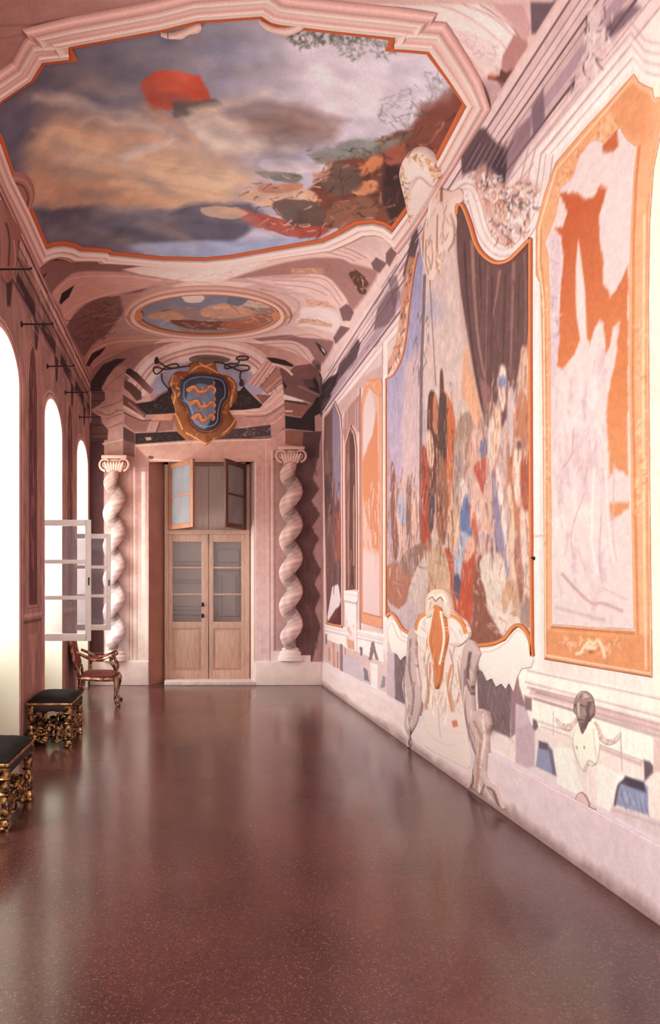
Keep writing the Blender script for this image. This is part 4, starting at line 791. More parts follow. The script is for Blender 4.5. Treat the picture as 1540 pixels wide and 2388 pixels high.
def c_ear(c):
    c.poly('960,1420 1110,1420 1110,1500 960,1500', (250, 230, 220)); c.line('978,1470 985,1446 998,1434 1012,1430', 9, (222, 142, 90)); c.line('1054,1432 1074,1440 1090,1456 1098,1478', 9, (222, 142, 90)); c.line('975,1462 984,1438 998,1426 1012,1423', 2.5, (180, 92, 58)); c.line('1058,1424 1080,1436 1097,1460', 2.5, (180, 92, 58)); c.scrib('985,1460 1000,1440 1010,1480', 12, [(206, 180, 176), (236, 210, 204)], (8, 18), (1.5, 3), 60, 40, .7); c.scrib('1060,1445 1090,1470 1060,1490', 12, [(206, 180, 176), (236, 210, 204)], (8, 18), (1.5, 3), 60, 40, .7)
keepw(patch('ear', SR, '974,1470 978,1448 988,1432 1000,1424 1012,1422 1016,1450 1010,1478 1016,1500 1000,1492 984,1484', (.01, .008), c_ear, h=.03, bulge=.012, sm=True), ca)
keepw(patch('ear', SR, '1054,1424 1068,1428 1084,1440 1096,1456 1102,1476 1096,1492 1076,1508 1056,1500 1060,1470', (.01, .008), c_ear, h=.03, bulge=.012, sm=True), ca)
def c_top(c):
    c.poly('990,1370 1070,1370 1070,1480 990,1480', (236, 208, 188)); c.line('1012,1410 1020,1388 1032,1394 1044,1386 1054,1404', 4, (252, 238, 222)); c.line('1014,1398 1024,1392 1031,1402 1042,1393 1050,1402', 2, (120, 84, 78)); c.scrib('1005,1400 1060,1400 1060,1440 1005,1440', 24, [(250, 232, 218), (206, 168, 150)], (8, 20), (2, 4), 90, 25, .7)
keepw(patch('shell_crown', SR, '1006,1440 1004,1410 1008,1390 1018,1378 1031,1374 1046,1378 1056,1392 1060,1412 1061,1440 1050,1436 1044,1420 1034,1414 1024,1420 1016,1436', (.01, .008), c_top, h=.045, bulge=.015, sm=True), ca)
def c_tong(c):
    c.poly('1000,1400 1070,1400 1070,1620 1000,1620', (216, 130, 86)); c.line('1026,1420 1018,1460 1014,1500 1026,1550', 4, (252, 232, 214)); c.line('1042,1424 1050,1470 1050,1500 1040,1550', 4, (252, 232, 214)); c.scrib('1020,1430 1046,1430 1040,1590 1024,1590', 26, [(196, 110, 70), (230, 150, 104)], (14, 40), (2, 4), 90, 8, .6)
keepw(patch('tongue', SR, '1024,1416 1034,1412 1045,1432 1052,1470 1054,1492 1044,1540 1038,1585 1028,1606 1024,1560 1016,1520 1008,1496 1016,1462', (.01, .008), c_tong, h=.05, bulge=.012, sm=True), ca)
def c_leg(c):
    c.poly('930,1460 1200,1460 1200,1910 930,1910', (206, 176, 170)); 
    for p, w, cc in (('968,1490 966,1560 976,1620 968,1680', 5, (150, 122, 126)), ('980,1480 978,1540 986,1600', 4, (234, 210, 202)), ('956,1600 962,1660 958,1720', 3, (236, 212, 206)), ('952,1560 954,1640', 3, (150, 112, 108)), ('966,1700 962,1740', 4, (120, 90, 88)), ('1112,1520 1104,1580 1112,1620', 7, (116, 84, 84)), ('1100,1560 1098,1640 1106,1700 1124,1760', 5, (150, 116, 114)), ('1120,1680 1136,1720 1132,1780 1126,1840', 7, (186, 138, 124)), ('1140,1665 1142,1720 1134,1790', 4, (240, 216, 208)), ('1112,1790 1118,1820 1108,1836', 5, (110, 80, 78)), ('1148,1836 1164,1846 1176,1880', 5, (120, 88, 84)), ('1100,1600 1094,1660', 4, (236, 208, 198)), ('1132,1820 1128,1850', 4, (244, 222, 214))): c.line(p, w, cc, .9)
    c.scrib('945,1500 985,1500 970,1720 950,1720', 40, [(150, 118, 120), (232, 206, 200), (184, 140, 132)], (12, 34), (1.5, 3.5), 90, 20, .7, .3); c.scrib('1096,1500 1150,1640 1146,1840 1106,1840', 50, [(150, 118, 116), (236, 210, 202), (190, 142, 130)], (12, 40), (2, 4), 85, 22, .6, .3)
keepw(patch('leg', SR, '958,1480 970,1464 978,1476 974,1516 980,1570 986,1610 987,1646 978,1684 970,1700 962,1716 966,1730 961,1742 954,1738 957,1716 950,1695 951,1640 944,1596 952,1556', (.012, .008), c_leg, h=.026, bulge=.02, sm=True), ca)
keepw(patch('leg', SR, '1100,1490 1112,1496 1130,1524 1116,1560 1108,1604 1112,1662 1128,1652 1146,1660 1151,1690 1143,1716 1144,1749 1141,1800 1146,1822 1166,1836 1184,1886 1172,1880 1150,1848 1138,1826 1128,1852 1118,1840 1098,1836 1108,1815 1118,1764 1104,1727 1096,1690 1088,1640 1082,1560 1088,1516', (.011, .008), c_leg, h=.03, bulge=.022), ca)

# ---------------------------------------------------------------- mask and drapery on the near dado
mk = tag(empty('mask_ornament', tuple(SR.P(3.7, .5, 0))), 'grey carved mask with swags and pale apron on the dado below the near orange panel', 'ornament')
def m_apron(c):
    c.poly('1300,1640 1460,1640 1460,1900 1300,1900', (254, 240, 222)); c.line('1340,1720 1350,1770 1362,1798 1378,1774 1394,1784', 2.5, (206, 172, 166)); c.line('1352,1740 1354,1746', 3, (160, 124, 118)); c.line('1370,1740 1371,1746', 3, (160, 124, 118)); c.line('1346,1700 1340,1750', 2, (222, 190, 182)); c.line('1390,1700 1396,1770', 2, (222, 190, 182))
keepw(patch('apron', SR, '1334,1712 1346,1690 1358,1680 1388,1688 1400,1732 1394,1776 1382,1786 1374,1782 1364,1800 1352,1780 1346,1770 1338,1745', (.008, .006), m_apron, h=.006, bulge=.012, bw=.03, sm=True), mk)
def m_mask(c):
    c.poly('1330,1600 1400,1600 1400,1730 1330,1730', (158, 130, 124)); c.line('1349,1632 1351,1662 1360,1700', 6, (104, 80, 78)); c.line('1385,1636 1382,1664 1371,1700', 6, (112, 88, 84)); c.line('1350,1628 1366,1616 1383,1628', 5, (196, 168, 158))
    for k in range(6): c.line([(1350 + 6 * k, 1628 - abs(k - 2.5) * -1), (1347 + 7.4 * k, 1614 + abs(k - 2.5) * 5)], 2.2, (120, 94, 90) if k % 2 else (206, 180, 170))
    c.line('1353,1646 1361,1643', 3, (92, 70, 68)); c.line('1371,1644 1380,1648', 3, (92, 70, 68)); c.line('1366,1638 1366,1666', 4.5, (214, 186, 176)); c.ell(1366, 1668, 5, 3, (190, 160, 150), 1, .006); c.line('1359,1678 1373,1679', 3, (98, 74, 72)); c.line('1361,1685 1366,1706', 3.5, (206, 178, 168)); c.line('1370,1684 1368,1708', 3.5, (120, 92, 88)); c.ell(1356, 1660, 4, 7, (184, 154, 146), .8, .01); c.ell(1377, 1661, 4, 7, (176, 146, 138), .8, .01)
keepw(patch('mask', SR, '1346,1640 1352,1620 1366,1611 1382,1622 1388,1642 1389,1664 1380,1676 1374,1700 1366,1714 1358,1696 1352,1672 1345,1660', (.006, .005), m_mask, h=.014, bulge=.028, bw=.03, sm=True), mk)
def m_sw(c): c.poly('1290,1650 1460,1650 1460,1760 1290,1760', (236, 208, 196)); c.scrib('1290,1650 1460,1650 1460,1760 1290,1760', 260, [(196, 156, 146), (236, 208, 196), (178, 138, 130)], (5, 12), (2, 4), 45, 80, .8, .6)
keepw(patch('swag', SR, '1297,1672 1310,1684 1322,1688 1334,1684 1346,1672 1350,1680 1342,1696 1328,1704 1312,1700 1300,1688', (.007, .006), m_sw, h=.003, bulge=.004, bw=.02, sm=True), mk)
keepw(patch('swag', SR, '1388,1682 1396,1688 1404,1708 1416,1722 1432,1722 1446,1710 1448,1718 1438,1732 1420,1738 1404,1730 1392,1712', (.007, .006), m_sw, h=.003, bulge=.004, bw=.02, sm=True), mk)
def m_rd(c): c.poly('1320,1830 1400,1830 1400,1900 1320,1900', (224, 190, 184)); c.line('1346,1866 1350,1852 1360,1848 1372,1860 1380,1882', 3, (150, 118, 116)); c.line('1330,1864 1346,1870', 6, (130, 98, 98)); c.line('1376,1882 1392,1890', 5, (130, 98, 98))
keepw(patch('roundel', SR, '1330,1858 1344,1862 1350,1850 1360,1846 1370,1854 1378,1874 1392,1886 1390,1892 1368,1884 1332,1868', (.007, .006), m_rd, h=.006, bulge=.008, bw=.02), mk)

# small iron hook between the scene and the near panel
hk = MB(); hp = SR.U(1247, 1302); hk.tube([(XR + .005, hp[0], hp[1]), (XR - .014, hp[0], hp[1]), (XR - .019, hp[0] + .002, hp[1] + .009)], .005, 8); hk.ball((XR - .002, hp[0], hp[1]), (.005, .012, .012), 10)
tag(hk.build('wall_hook', iron), 'small dark iron hook in the white strip right of the tall painted scene', 'hook')
# ================================================================ end wall
def T(t, x0, y0, s): return [(x0 + x / s, y0 + y / s) for x, y in pts(t)]
def T1(t): return T(t, 200, 840, 5.92)
def T2(t): return T(t, 560, 820, 7.0)
def T3(t): return T(t, 200, 800, 2.655)
aB = np.linspace(XL, XR, 460); bB = np.linspace(0, ZC + .01, 660)
WB = Canvas(SB, aB, bB, (196, 146, 136), .012)
def paint_back(c):
    c.poly('205,780 760,780 760,900 205,900', (0, 0, 0), 1, .02, (((230, 850), (150, 102, 94)), ((700, 850), (204, 154, 142))))
    # arch of pale bands above the pediment
    for k, (w, cc) in enumerate(((60, (222, 178, 166)), (40, (240, 204, 194)), (16, (196, 146, 134)), (6, (232, 190, 178)))):
        c.line('318,915 345,868 385,838 440,820 487,814 540,822 590,842 625,880 640,915', w, cc)
    c.poly('345,912 365,880 400,858 440,846 540,846 575,862 600,880 625,912 600,920 360,920', (170, 158, 178), 1, .02)
    # plaster fields left and right of the door
    c.poly('205,985 243,985 243,1240 240,1548 205,1548', (84, 54, 56)); c.poly('205,1470 245,1470 250,1545 205,1545', (88, 56, 56), .9, .05)
    c.poly('243,1060 350,1060 350,1600 243,1600', (0, 0, 0), 1, .02, (((300, 1090), (176, 122, 112)), ((300, 1480), (240, 210, 198))))
    c.poly('596,1060 752,1060 752,1600 596,1600', (0, 0, 0), 1, .02, (((640, 1080), (206, 150, 138)), ((640, 1500), (232, 196, 190))))
    for x, w, cc in ((302, 2.5, (196, 140, 128)), (309, 1.6, (168, 112, 102)), (313, 3, (240, 204, 190)), (320, 2, (180, 122, 112)), (334, 9, (236, 204, 190)), (346, 2, (190, 140, 126))): c.line([(x, 1090), (x, 1545)], w, cc, .8)
    c.poly('243,1540 350,1540 350,1600 205,1600 205,1560 243,1560', (246, 226, 206))
    for x, w, cc in ((596, 3, (250, 222, 210)), (612, 2, (226, 180, 170)), (630, 2, (168, 116, 106)), (634, 3, (242, 206, 196)), (641, 4, (150, 104, 98))): c.line([(x, 1040), (x, 1545)], w, cc, .8)
    c.poly('640,1080 690,1080 690,1520 640,1520', (160, 116, 110), .6, .03)
    wav = T3('1160,720 1290,700 1400,640 1440,720 1405,830 1445,900 1400,980 1452,1060 1402,1140 1445,1210 1405,1300 1455,1400 1420,1490 1452,1570 1420,1650 1455,1750 1432,1850 1400,1985 1340,1980 1330,1900 1300,1900 1290,740')
    c.poly('690,930 756,930 756,1548 690,1548', (172, 126, 122), .9, .02); c.poly(wav, (102, 70, 68), .97, .03, rag=.02)  # wavy dark patch is the right column's shadow, painted on the wall
    c.scrib(wav, 70, [(86, 56, 58), (126, 88, 84), (112, 74, 72)], (14, 50), (3, 7), 90, 20, .5)
    c.line([(754, 960), (756, 1545)], 3, (212, 164, 154))
    c.poly('632,1543 753,1546 753,1600 590,1600 590,1543', (244, 220, 216)); c.poly('632,1518 648,1518 648,1528 725,1528 725,1546 632,1546', (236, 204, 198)); c.line('634,1546 726,1546', 2, (180, 136, 132))
    # lintel of the door
    c.poly('316,1036 460,1028 632,1020 632,1085 596,1086 596,1078 347,1078 350,1086 330,1076 316,1070', (210, 156, 138)); c.line('318,1040 460,1031 630,1024', 3, (236, 190, 168)); c.line('345,1070 480,1078 560,1076', 3, (234, 190, 168)); c.line('352,1080 480,1083 590,1078', 3, (96, 62, 56), .9); c.ell(352, 1067, 7, 4, (120, 70, 58), .9, .01)
    c.poly('316,1040 350,1074 350,1100 316,1100', (168, 116, 106), .9); c.line('620,1030 626,1540', 2, (240, 196, 182), .7)
    # left half of the broken pediment
    c.poly(T1('60,420 70,300 140,190 240,60 420,-20 560,-20 480,40 400,100 300,230 230,360 220,400 250,430 80,440'), (66, 46, 46), 1, .02)
    c.poly(T1('75,430 270,430 300,560 80,680 75,700 300,830 330,1000 300,1100 75,1110'), (112, 76, 72))
    for y in (455, 560, 700, 790, 900, 1020, 1090): c.line(T1('78,%d 345,%d' % (y, y - 4)), 2, (60, 40, 42), .8)
    c.poly(T1('230,370 300,240 400,110 500,70 570,75 550,150 530,250 490,450 515,500 515,1060 300,1110 310,960 220,860 220,800 80,700 170,640 270,540 260,440'), (0, 0, 0), 1, .012, ((T1('250,300')[0], (176, 124, 112)), (T1('500,900')[0], (206, 156, 142))))
    for p, w in (('260,400 420,250 520,180', 2), ('200,660 400,600 515,540', 3), ('140,700 320,760 420,700 515,690', 3), ('280,820 420,760 515,740', 2.4), ('310,940 515,860', 2.4), ('230,400 480,430', 1.6)): c.line(T1(p), w, (140, 92, 84), .7)
    c.poly(T1('560,130 610,110 720,180 940,410 890,470 770,370 550,190'), (0, 0, 0), 1, .012, ((T1('600,140')[0], (62, 44, 44)), (T1('880,430')[0], (150, 100, 90))))
    c.line(T1('545,185 660,270 770,375'), 3, (226, 176, 156)); c.poly(T1('540,270 640,320 770,440 770,540 700,560 600,440 530,390'), (104, 70, 64)); c.line(T1('525,395 600,470 690,585'), 4, (198, 144, 126)); c.poly(T1('515,470 690,590 690,600 830,760 805,810 515,610'), (112, 74, 68)); c.line(T1('590,580 800,770'), 4, (176, 120, 106)); c.line(T1('520,640 660,720 805,815'), 7, (222, 172, 154)); c.line(T1('525,720 660,790 780,835 900,828'), 3, (86, 56, 54))
    c.poly(T1('680,600 900,570 1080,440 1190,440 1240,730 1000,745 830,750'), (58, 46, 46)); c.scrib(T1('700,610 1180,470 1220,720 840,740'), 40, [(110, 74, 68), (80, 60, 58), (150, 106, 94)], (2, 8), (1, 2.4), 0, 90, .7)
    c.line(T1('930,560 1010,490 1130,430'), 4, (150, 100, 88)); c.poly(T1('720,570 890,465 900,560 700,590'), (214, 162, 146))
    c.poly(T1('540,745 780,845 900,830 960,755 1180,735 1230,800 1200,960 1000,985 660,990 530,870'), (164, 112, 102)); c.poly(T1('960,755 1190,735 1200,790 1180,830 910,832'), (224, 156, 128)); c.poly(T1('880,850 1030,840 960,985 840,985'), (206, 152, 136)); c.line(T1('1030,840 950,1080'), 2.2, (92, 58, 54))
    c.poly(T1('520,915 670,1005 690,1160 520,1105'), (92, 62, 60)); c.poly(T1('680,1010 1260,985 1390,1105 690,1160'), (58, 46, 46)); c.scrib(T1('700,1030 1240,1000 1300,1090 720,1140'), 50, [(120, 82, 74), (92, 70, 68), (78, 58, 58)], (2, 7), (1, 2.4), 0, 90, .8); c.poly(T1('820,1070 900,1060 910,1100 840,1110'), (216, 160, 138))
    c.poly(T1('515,1110 675,1145 675,1340 515,1300'), (128, 86, 80)); c.poly(T1('225,1150 515,1090 515,1330 290,1330 270,1200'), (198, 148, 132)); c.line(T1('232,1155 515,1095'), 3, (232, 186, 168))
    # right half
    c.poly(T2('120,510 430,120 560,200 300,590'), (206, 154, 140)); 
    for k in range(6): c.line(T2('%d,%d %d,%d' % (150 + 32 * k, 530 + 12 * k, 440 + 24 * k, 150 + 14 * k)), 1.6, (160, 110, 98) if k % 2 else (238, 196, 182), .8)
    c.poly(T2('330,580 590,245 690,330 700,470 430,690'), (172, 118, 104)); c.line(T2('340,570 590,260'), 2, (120, 78, 70)); c.line(T2('420,640 690,390'), 4, (206, 152, 134)); c.line(T2('440,690 700,500'), 2, (120, 78, 70))
    c.poly(T2('250,700 420,700 510,720 370,860 330,800'), (140, 96, 88))
    c.poly(T2('-420,960 80,950 320,910 690,540 715,620 720,840 440,1020 80,1030 -420,1040'), (232, 184, 168), 1)
    for a, b in (('340,930 700,600', 2.2), ('80,985 380,970 715,700', 2.4), ('400,1000 720,760', 2)): c.line(T2(a), b, (196, 144, 130), .8)
    c.poly(T2('-420,1040 440,1025 725,840 735,1240 510,1385 505,1180 0,1235 -420,1260'), (198, 144, 130)); c.line(T2('100,1060 440,1040 720,860'), 2, (140, 94, 86)); c.line(T2('0,1240 500,1185 730,1010'), 2.4, (228, 178, 160)); c.line(T2('440,1120 725,930'), 3, (226, 176, 162), .8)
    c.poly(T2('-420,1260 0,1255 500,1190 505,1380 0,1420 -420,1430'), (86, 66, 66)); c.scrib(T2('-300,1270 490,1200 495,1370 -300,1410'), 60, [(150, 112, 104), (60, 48, 50), (128, 96, 92), (206, 164, 144)], (2, 8), (1, 2.6), 0, 90, .8); c.line(T2('0,1412 490,1400 730,1245'), 2.6, (84, 60, 60))
    c.poly(T2('505,1400 735,1250 735,1560 640,1600 510,1620'), (204, 150, 134))
    c.poly(T2('-300,680 0,640 60,560 130,640 250,760 370,870 320,920 80,950 -300,960'), (56, 46, 44)); c.scrib(T2('-200,700 200,740 300,880 -200,920'), 24, [(140, 96, 84), (84, 64, 60)], (2, 8), (1, 2.4), 0, 90, .8)
    c.poly(T2('640,250 800,330 900,230 1150,200 1340,330 1290,420 1290,700 1200,850 1040,790 715,690 690,450'), (126, 86, 82)); c.poly(T2('420,95 560,100 740,140 880,220 860,250 760,230 520,180'), (62, 44, 44)); c.line(T2('520,205 600,215 740,275 860,385'), 5, (240, 200, 180)); c.poly(T2('690,460 770,560 740,620 700,540'), (66, 48, 48))
    c.poly(T2('1030,470 1190,450 1220,405 1285,520 1300,690 1120,600'), (60, 46, 46)); c.poly(T2('1050,470 1180,460 1230,590 1120,590 1050,540'), (100, 72, 70)); c.poly(T2('710,700 1040,800 1020,815 720,785'), (248, 214, 198)); c.line(T2('960,560 1120,640 1270,700'), 3, (176, 126, 114), .8)
    c.poly(T2('720,790 1130,850 1195,850 1080,1000 1000,1085 735,1030'), (146, 96, 86)); c.line(T2('735,970 860,972'), 4, (232, 186, 166)); c.line(T2('740,1030 1000,1078'), 3, (196, 130, 112)); c.line(T2('740,800 1100,860'), 4, (70, 48, 46))
    c.poly(T2('735,1045 1000,1085 1090,970 1200,845 1240,760 1440,640 1420,800 1335,1000 1220,1050 1225,1300 740,1255'), (56, 44, 44)); c.poly(T2('740,1270 1090,1300 1035,1380 1020,1560 740,1510'), (144, 92, 78)); c.poly(T2('1035,1310 1335,1300 1300,1500 1290,1740 1060,1740 1020,1560'), (88, 60, 60), .95)
    c.line(T2('1330,900 1350,1500 1380,2100'), 3, (206, 150, 136), .7)
    c.poly('745,860 756,860 756,990 745,960', (80, 56, 56), .8)
    c.noise(.07, 60, 80, 21); c.noise(.06, 12, 16, 22)
paint_back(WB)
dl, dt = SB.U(347, 1077); dr, _ = SB.U(593, 1077)
dp = [(dl, -.05), (dr, -.05), (dr, dt), (dl, dt)]
tag(WB.build('wall_back', hole=[dp], gain=(1.14, 1.22, 1.28)), kind='structure')
# splayed door reveal
rvl, rvr = BK(384, 0, D + .36)[0], BK(583, 0, D + .36)[0]; rvt = BK(0, 1078, D + .36)[2]
rev = solid('reveal_plaster_shaded', (176, 124, 108), .8, scale=4, var=.1)
rev2 = solid('reveal_plaster_lit', (240, 206, 196), .8, scale=4, var=.06)  # one plaster in two tones: shaded and lit sides put into colour
def quad(name, v, mat, kind='structure'):
    me = bpy.data.meshes.new(name); me.from_pydata(v, [], [tuple(range(len(v)))]); return tag(link(name, me, mat), kind=kind)
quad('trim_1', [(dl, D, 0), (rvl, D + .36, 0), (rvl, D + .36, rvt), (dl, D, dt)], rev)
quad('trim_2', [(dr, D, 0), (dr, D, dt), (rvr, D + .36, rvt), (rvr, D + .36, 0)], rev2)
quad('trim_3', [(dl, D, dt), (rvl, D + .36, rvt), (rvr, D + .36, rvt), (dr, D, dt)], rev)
quad('wall_behind_door', [(rvl - .3, D + .52, -.1), (rvr + .3, D + .52, -.1), (rvr + .3, D + .52, rvt + .3), (rvl - .3, D + .52, rvt + .3)], rev)
# plinth blocks at the foot of the end wall
pl = solid('plinth_plaster', (246, 224, 216), .8, scale=5, var=.06)
for k, (x0, x1) in enumerate(((215, 345), (596, 752))):
    a, b = (x0 - CX) / F * D, (x1 - CX) / F * D; m = MB(); m.box(((a + b) / 2, D - .012, .195), (b - a, .03, .385), .006)
    tag(m.build('baseboard_back' if k == 0 else 'baseboard_back.001', pl), kind='structure')

# ---------------------------------------------------------------- twisted columns
def column(label, px, y0, y1, turns, r, amp, cols, ph, cw, capc, n=260, k=28):
    X, z0, z1 = (px - CX) / F * D, EYE + (CY - y1) / F * D, EYE + (CY - y0) / F * D
    root = tag(empty('twisted_column', (X, D, z0)), label, 'column'); R = random.Random(int(px))
    V, C = [], []; H = z1 - z0
    for i in range(n):
        t = i / (n - 1); th = 2 * PI * turns * t + ph; tap = min(1, .6 + t * 7, .6 + (1 - t) * 7); am = amp * min(1, .3 + t * 9, .3 + (1 - t) * 9)
        N_ = np.array([math.cos(th), math.sin(th), 0]); T_ = np.array([-am * math.sin(th), am * math.cos(th), H / (2 * PI * turns)]); T_ /= np.linalg.norm(T_); B_ = np.cross(T_, N_)
        cen = np.array([am * math.cos(th), am * math.sin(th), H * t])
        for j in range(k):
            a = 2 * PI * j / k; rr = r * tap * (1 + .02 * math.sin(5 * a + 3 * th))
            q = cen + rr * (math.cos(a) * N_ + math.sin(a) * B_); V.append((q[0], -.085 + q[1] * .6, min(max(q[2], 0.0), H)))
            base = np.array(cols[0]) * (1 - t) + np.array(cols[1]) * t; out = .5 + .5 * math.cos(a); vein = .07 * math.sin(4 * a + 3 * th + 2 * math.sin(3 * th)) + .05 * math.sin(7 * a - 3 * th)  # inner side of the twist darker: crease shade put into the colour
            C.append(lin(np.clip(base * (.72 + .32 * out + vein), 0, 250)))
    Q = np.array([(i * k + j, i * k + (j + 1) % k, (i + 1) * k + (j + 1) % k, (i + 1) * k + j) for i in range(n - 1) for j in range(k)])
    o = link('shaft', mesh_np('shaft', np.array(V), Q, np.array(C)), FRESCO, root)
    b = MB(); b.lathe([(r * 1.5, -.2), (r * 1.5, -.12), (r * 1.3, -.11), (r * 1.38, -.07), (r * 1.2, -.045), (r * .98, -.03), (r * 1.1, -.01), (r * .85, .02)], (0, -.02, 0), 28)
    for v in b.bm.verts: v.co.y = -.02 + (v.co.y + .02) * .55
    b.build('base', cw, root)
    c = MB(); c.lathe([(r * .78, -.03), (r * .95, -.01), (r * .82, .02), (r * 1.0, .14), (r * 1.25, .2)], (0, -.02, H), 28)
    for v in c.bm.verts: v.co.y = -.02 + (v.co.y + .02) * .55
    c.build('capital', capc, root)
    for s in (-1, 1):
        g = MB(); q = []
        for i in range(34):
            t = i / 33; a = -PI / 2 + 2 * PI * 1.6 * t; rr = .105 * (1 - .8 * t); q.append((s * (r * 1.15 + rr * math.cos(a)), -.1, H + .12 + rr * math.sin(a)))
        g.tube(q, [.024 * (1 - .5 * i / 33) for i in range(34)], 8); g.build('volute', capc, root)
    for i in range(7):
        g = MB(); a = (i - 3) * .3; g.tube([(a * r * .8, -.085, H + .0), (a * r * 1.1, -.11, H + .09), (a * r * 1.35, -.14, H + .15)], [.03, .036, .012], 8); g.build('leaf', capc, root)
    g = MB(); g.box((0, -.075, H + .235), (r * 3.3, .14, .05), .01); g.build('abacus', capc, root); return root
cw = solid('column_white', (244, 222, 214), .7, scale=8, var=.08); cpl = solid('capital_left', (214, 168, 152), .75, scale=9, var=.12); cpr = solid('capital_right', (216, 168, 154), .75, scale=9, var=.12)
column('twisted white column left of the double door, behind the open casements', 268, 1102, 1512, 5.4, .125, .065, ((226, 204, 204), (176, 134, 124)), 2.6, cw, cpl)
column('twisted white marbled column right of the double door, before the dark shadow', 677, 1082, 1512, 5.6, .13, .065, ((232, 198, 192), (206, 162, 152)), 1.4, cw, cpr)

# ---------------------------------------------------------------- coat of arms over the door
gold = (198, 124, 74)
arms = tag(empty('coat_of_arms', tuple(SB.P((487 - CX) / F * D, 4.1, 0))), 'gilt cartouche with blue shield of three orange beasts above the door', 'coat of arms')
def a_fr(c):
    c.poly('380,830 570,830 570,1050 380,1050', (160, 100, 64)); c.poly(T3('540,200 640,180 620,250 590,360 620,440 660,520 700,600 640,600 560,520 520,400'), (164, 96, 60), .7, .05); c.poly(T3('850,420 900,430 920,500 850,570 780,600 830,500'), (140, 84, 56), .6, .04)
    sh = T3('578,250 640,205 700,190 770,195 845,210 885,255 890,345 860,390 845,440 840,505 795,552 720,558 650,508 630,435 610,395 578,365')
    c.line(sh + sh[:1], 4, (110, 62, 44), .8)
    for p in ('545,200 530,260 555,330 540,400 570,470 600,540', '640,190 700,150 760,160 820,190', '880,220 920,260 905,330 900,400 930,460 890,530 840,570', '620,560 680,590 745,625 800,590', '560,280 585,300 570,340', '700,120 740,150 800,120'): c.line(T3(p), 4, (236, 172, 112), .9)
    c.scrib(T3('530,200 930,200 930,560 745,620 570,540'), 90, [(230, 164, 106), (150, 88, 56), (214, 142, 88), (120, 70, 48)], (6, 18), (1.5, 3.5), 60, 90, .7, .8)
    c.noise(.1, 20, 20, 3)
keepw(patch('cartouche', SB, T3('700,112 640,130 640,175 560,180 518,230 512,262 545,285 528,330 548,390 560,420 540,460 556,510 580,560 630,600 700,602 745,632 790,598 850,584 905,545 932,490 900,440 892,410 935,345 932,250 885,205 825,188 800,125 750,108'), (.006, .006), a_fr, h=.012, bulge=.05, bw=.06, sm=True), arms)
def a_sh(c):
    c.poly('400,860 560,860 560,1020 400,1020', (124, 128, 150)); c.poly(T3('590,250 640,215 700,200 770,205 840,220 875,260 860,290 700,260 640,290 620,360 600,360'), (70, 72, 90), .9, .03); c.poly(T3('800,230 880,260 880,340 850,380 835,500 790,540 740,545 800,440'), (52, 50, 58), .9, .04)
    ol = T3('592,250 640,217 700,202 770,207 838,222 873,260 878,340 848,380 833,440 828,500 789,538 720,543 662,500 642,430 622,390 592,360'); c.line(ol + ol[:1], 4, (62, 62, 80)); ol2 = T3('610,262 645,235 705,220 770,224 828,238 856,268 860,335 834,372 818,436 813,490 783,520 726,524 676,488 658,425 636,380 610,348'); c.line(ol2 + ol2[:1], 2, (164, 170, 186), .9)
    for p in ('640,300 670,285 700,315 740,310 770,280 800,300 790,325', '655,382 690,372 710,405 750,400 775,378 800,395 790,410', '670,470 700,455 720,490 750,478 775,455 795,470 785,490'):
        c.line(T3(p), 13, (58, 40, 38), .9, 5); c.line(T3(p), 11, (216, 132, 88), 1, 4); c.line([(q_[0], q_[1] - 2) for q_ in T3(p)], 2.4, (242, 180, 130), .9, 1.5)
        q = T3(p); c.ell(q[0][0], q[0][1], 7, 5, (222, 140, 94), 1, .005); 
        for (x, y) in (q[2], q[4]): c.line([(x, y), (x + 2, y + 10)], 3, (206, 120, 78)); c.line([(x - 6, y), (x - 8, y + 9)], 2.8, (200, 114, 74)); c.line([(x + 6, y - 2), (x + 10, y - 8), (x + 6, y - 11)], 2.2, (226, 146, 98))
    c.noise(.08, 12, 14, 2)
keepw(patch('shield', SB, T3('590,250 640,215 700,200 770,205 840,220 875,260 880,340 850,380 835,440 830,500 790,540 720,545 660,500 640,430 620,390 590,360'), (.005, .005), a_sh, h=.075, bulge=.03, bw=.08, sm=True), arms)
def a_hat(c): c.poly('430,825 560,825 560,860 430,860', (112, 92, 84)); c.line('445,838 487,832 535,838', 3, (164, 138, 124), .8); c.line('450,846 490,850 530,846', 3, (70, 56, 52), .8)
keepw(patch('hat', SB, T3('640,100 680,82 760,76 840,84 895,104 860,118 800,124 800,134 720,140 700,126 660,118'), (.006, .005), a_hat, h=.02, bulge=.03, sm=True), arms)
cordm = solid('dark_cord', (66, 46, 42), .8)
for p in ('700,118 660,140 600,150 540,160 490,165 430,150 420,175 440,195 475,170 505,145 560,130 575,150 540,158 500,150 470,130 440,110', '470,190 475,235 500,270 520,290', '800,120 850,128 900,150 960,175 1010,165 1005,145 950,140 900,155 870,160 862,145 890,130 940,130 950,110', '930,100 950,85 990,86 1008,96 985,108 945,106 930,100', '960,180 955,215 965,240'):
    q = smooth(T3(p), False, 6); m = MB(); m.tube([SB.P((x - CX) / F * D, EYE + (CY - y) / F * D, .02).tolist() for x, y in q], .012, 7); keepw(m.build('cord', cordm), arms)
def tassel(x, y): m = MB(); p = SB.P((x - CX) / F * D, EYE + (CY - y) / F * D, .025).tolist(); m.lathe([(.012, .05), (.03, .02), (.04, -.03), (.03, -.06)], p, 10); keepw(m.build('tassel', cordm), arms)
for x, y in T3('520,296 440,108 965,246'): tassel(x, y)
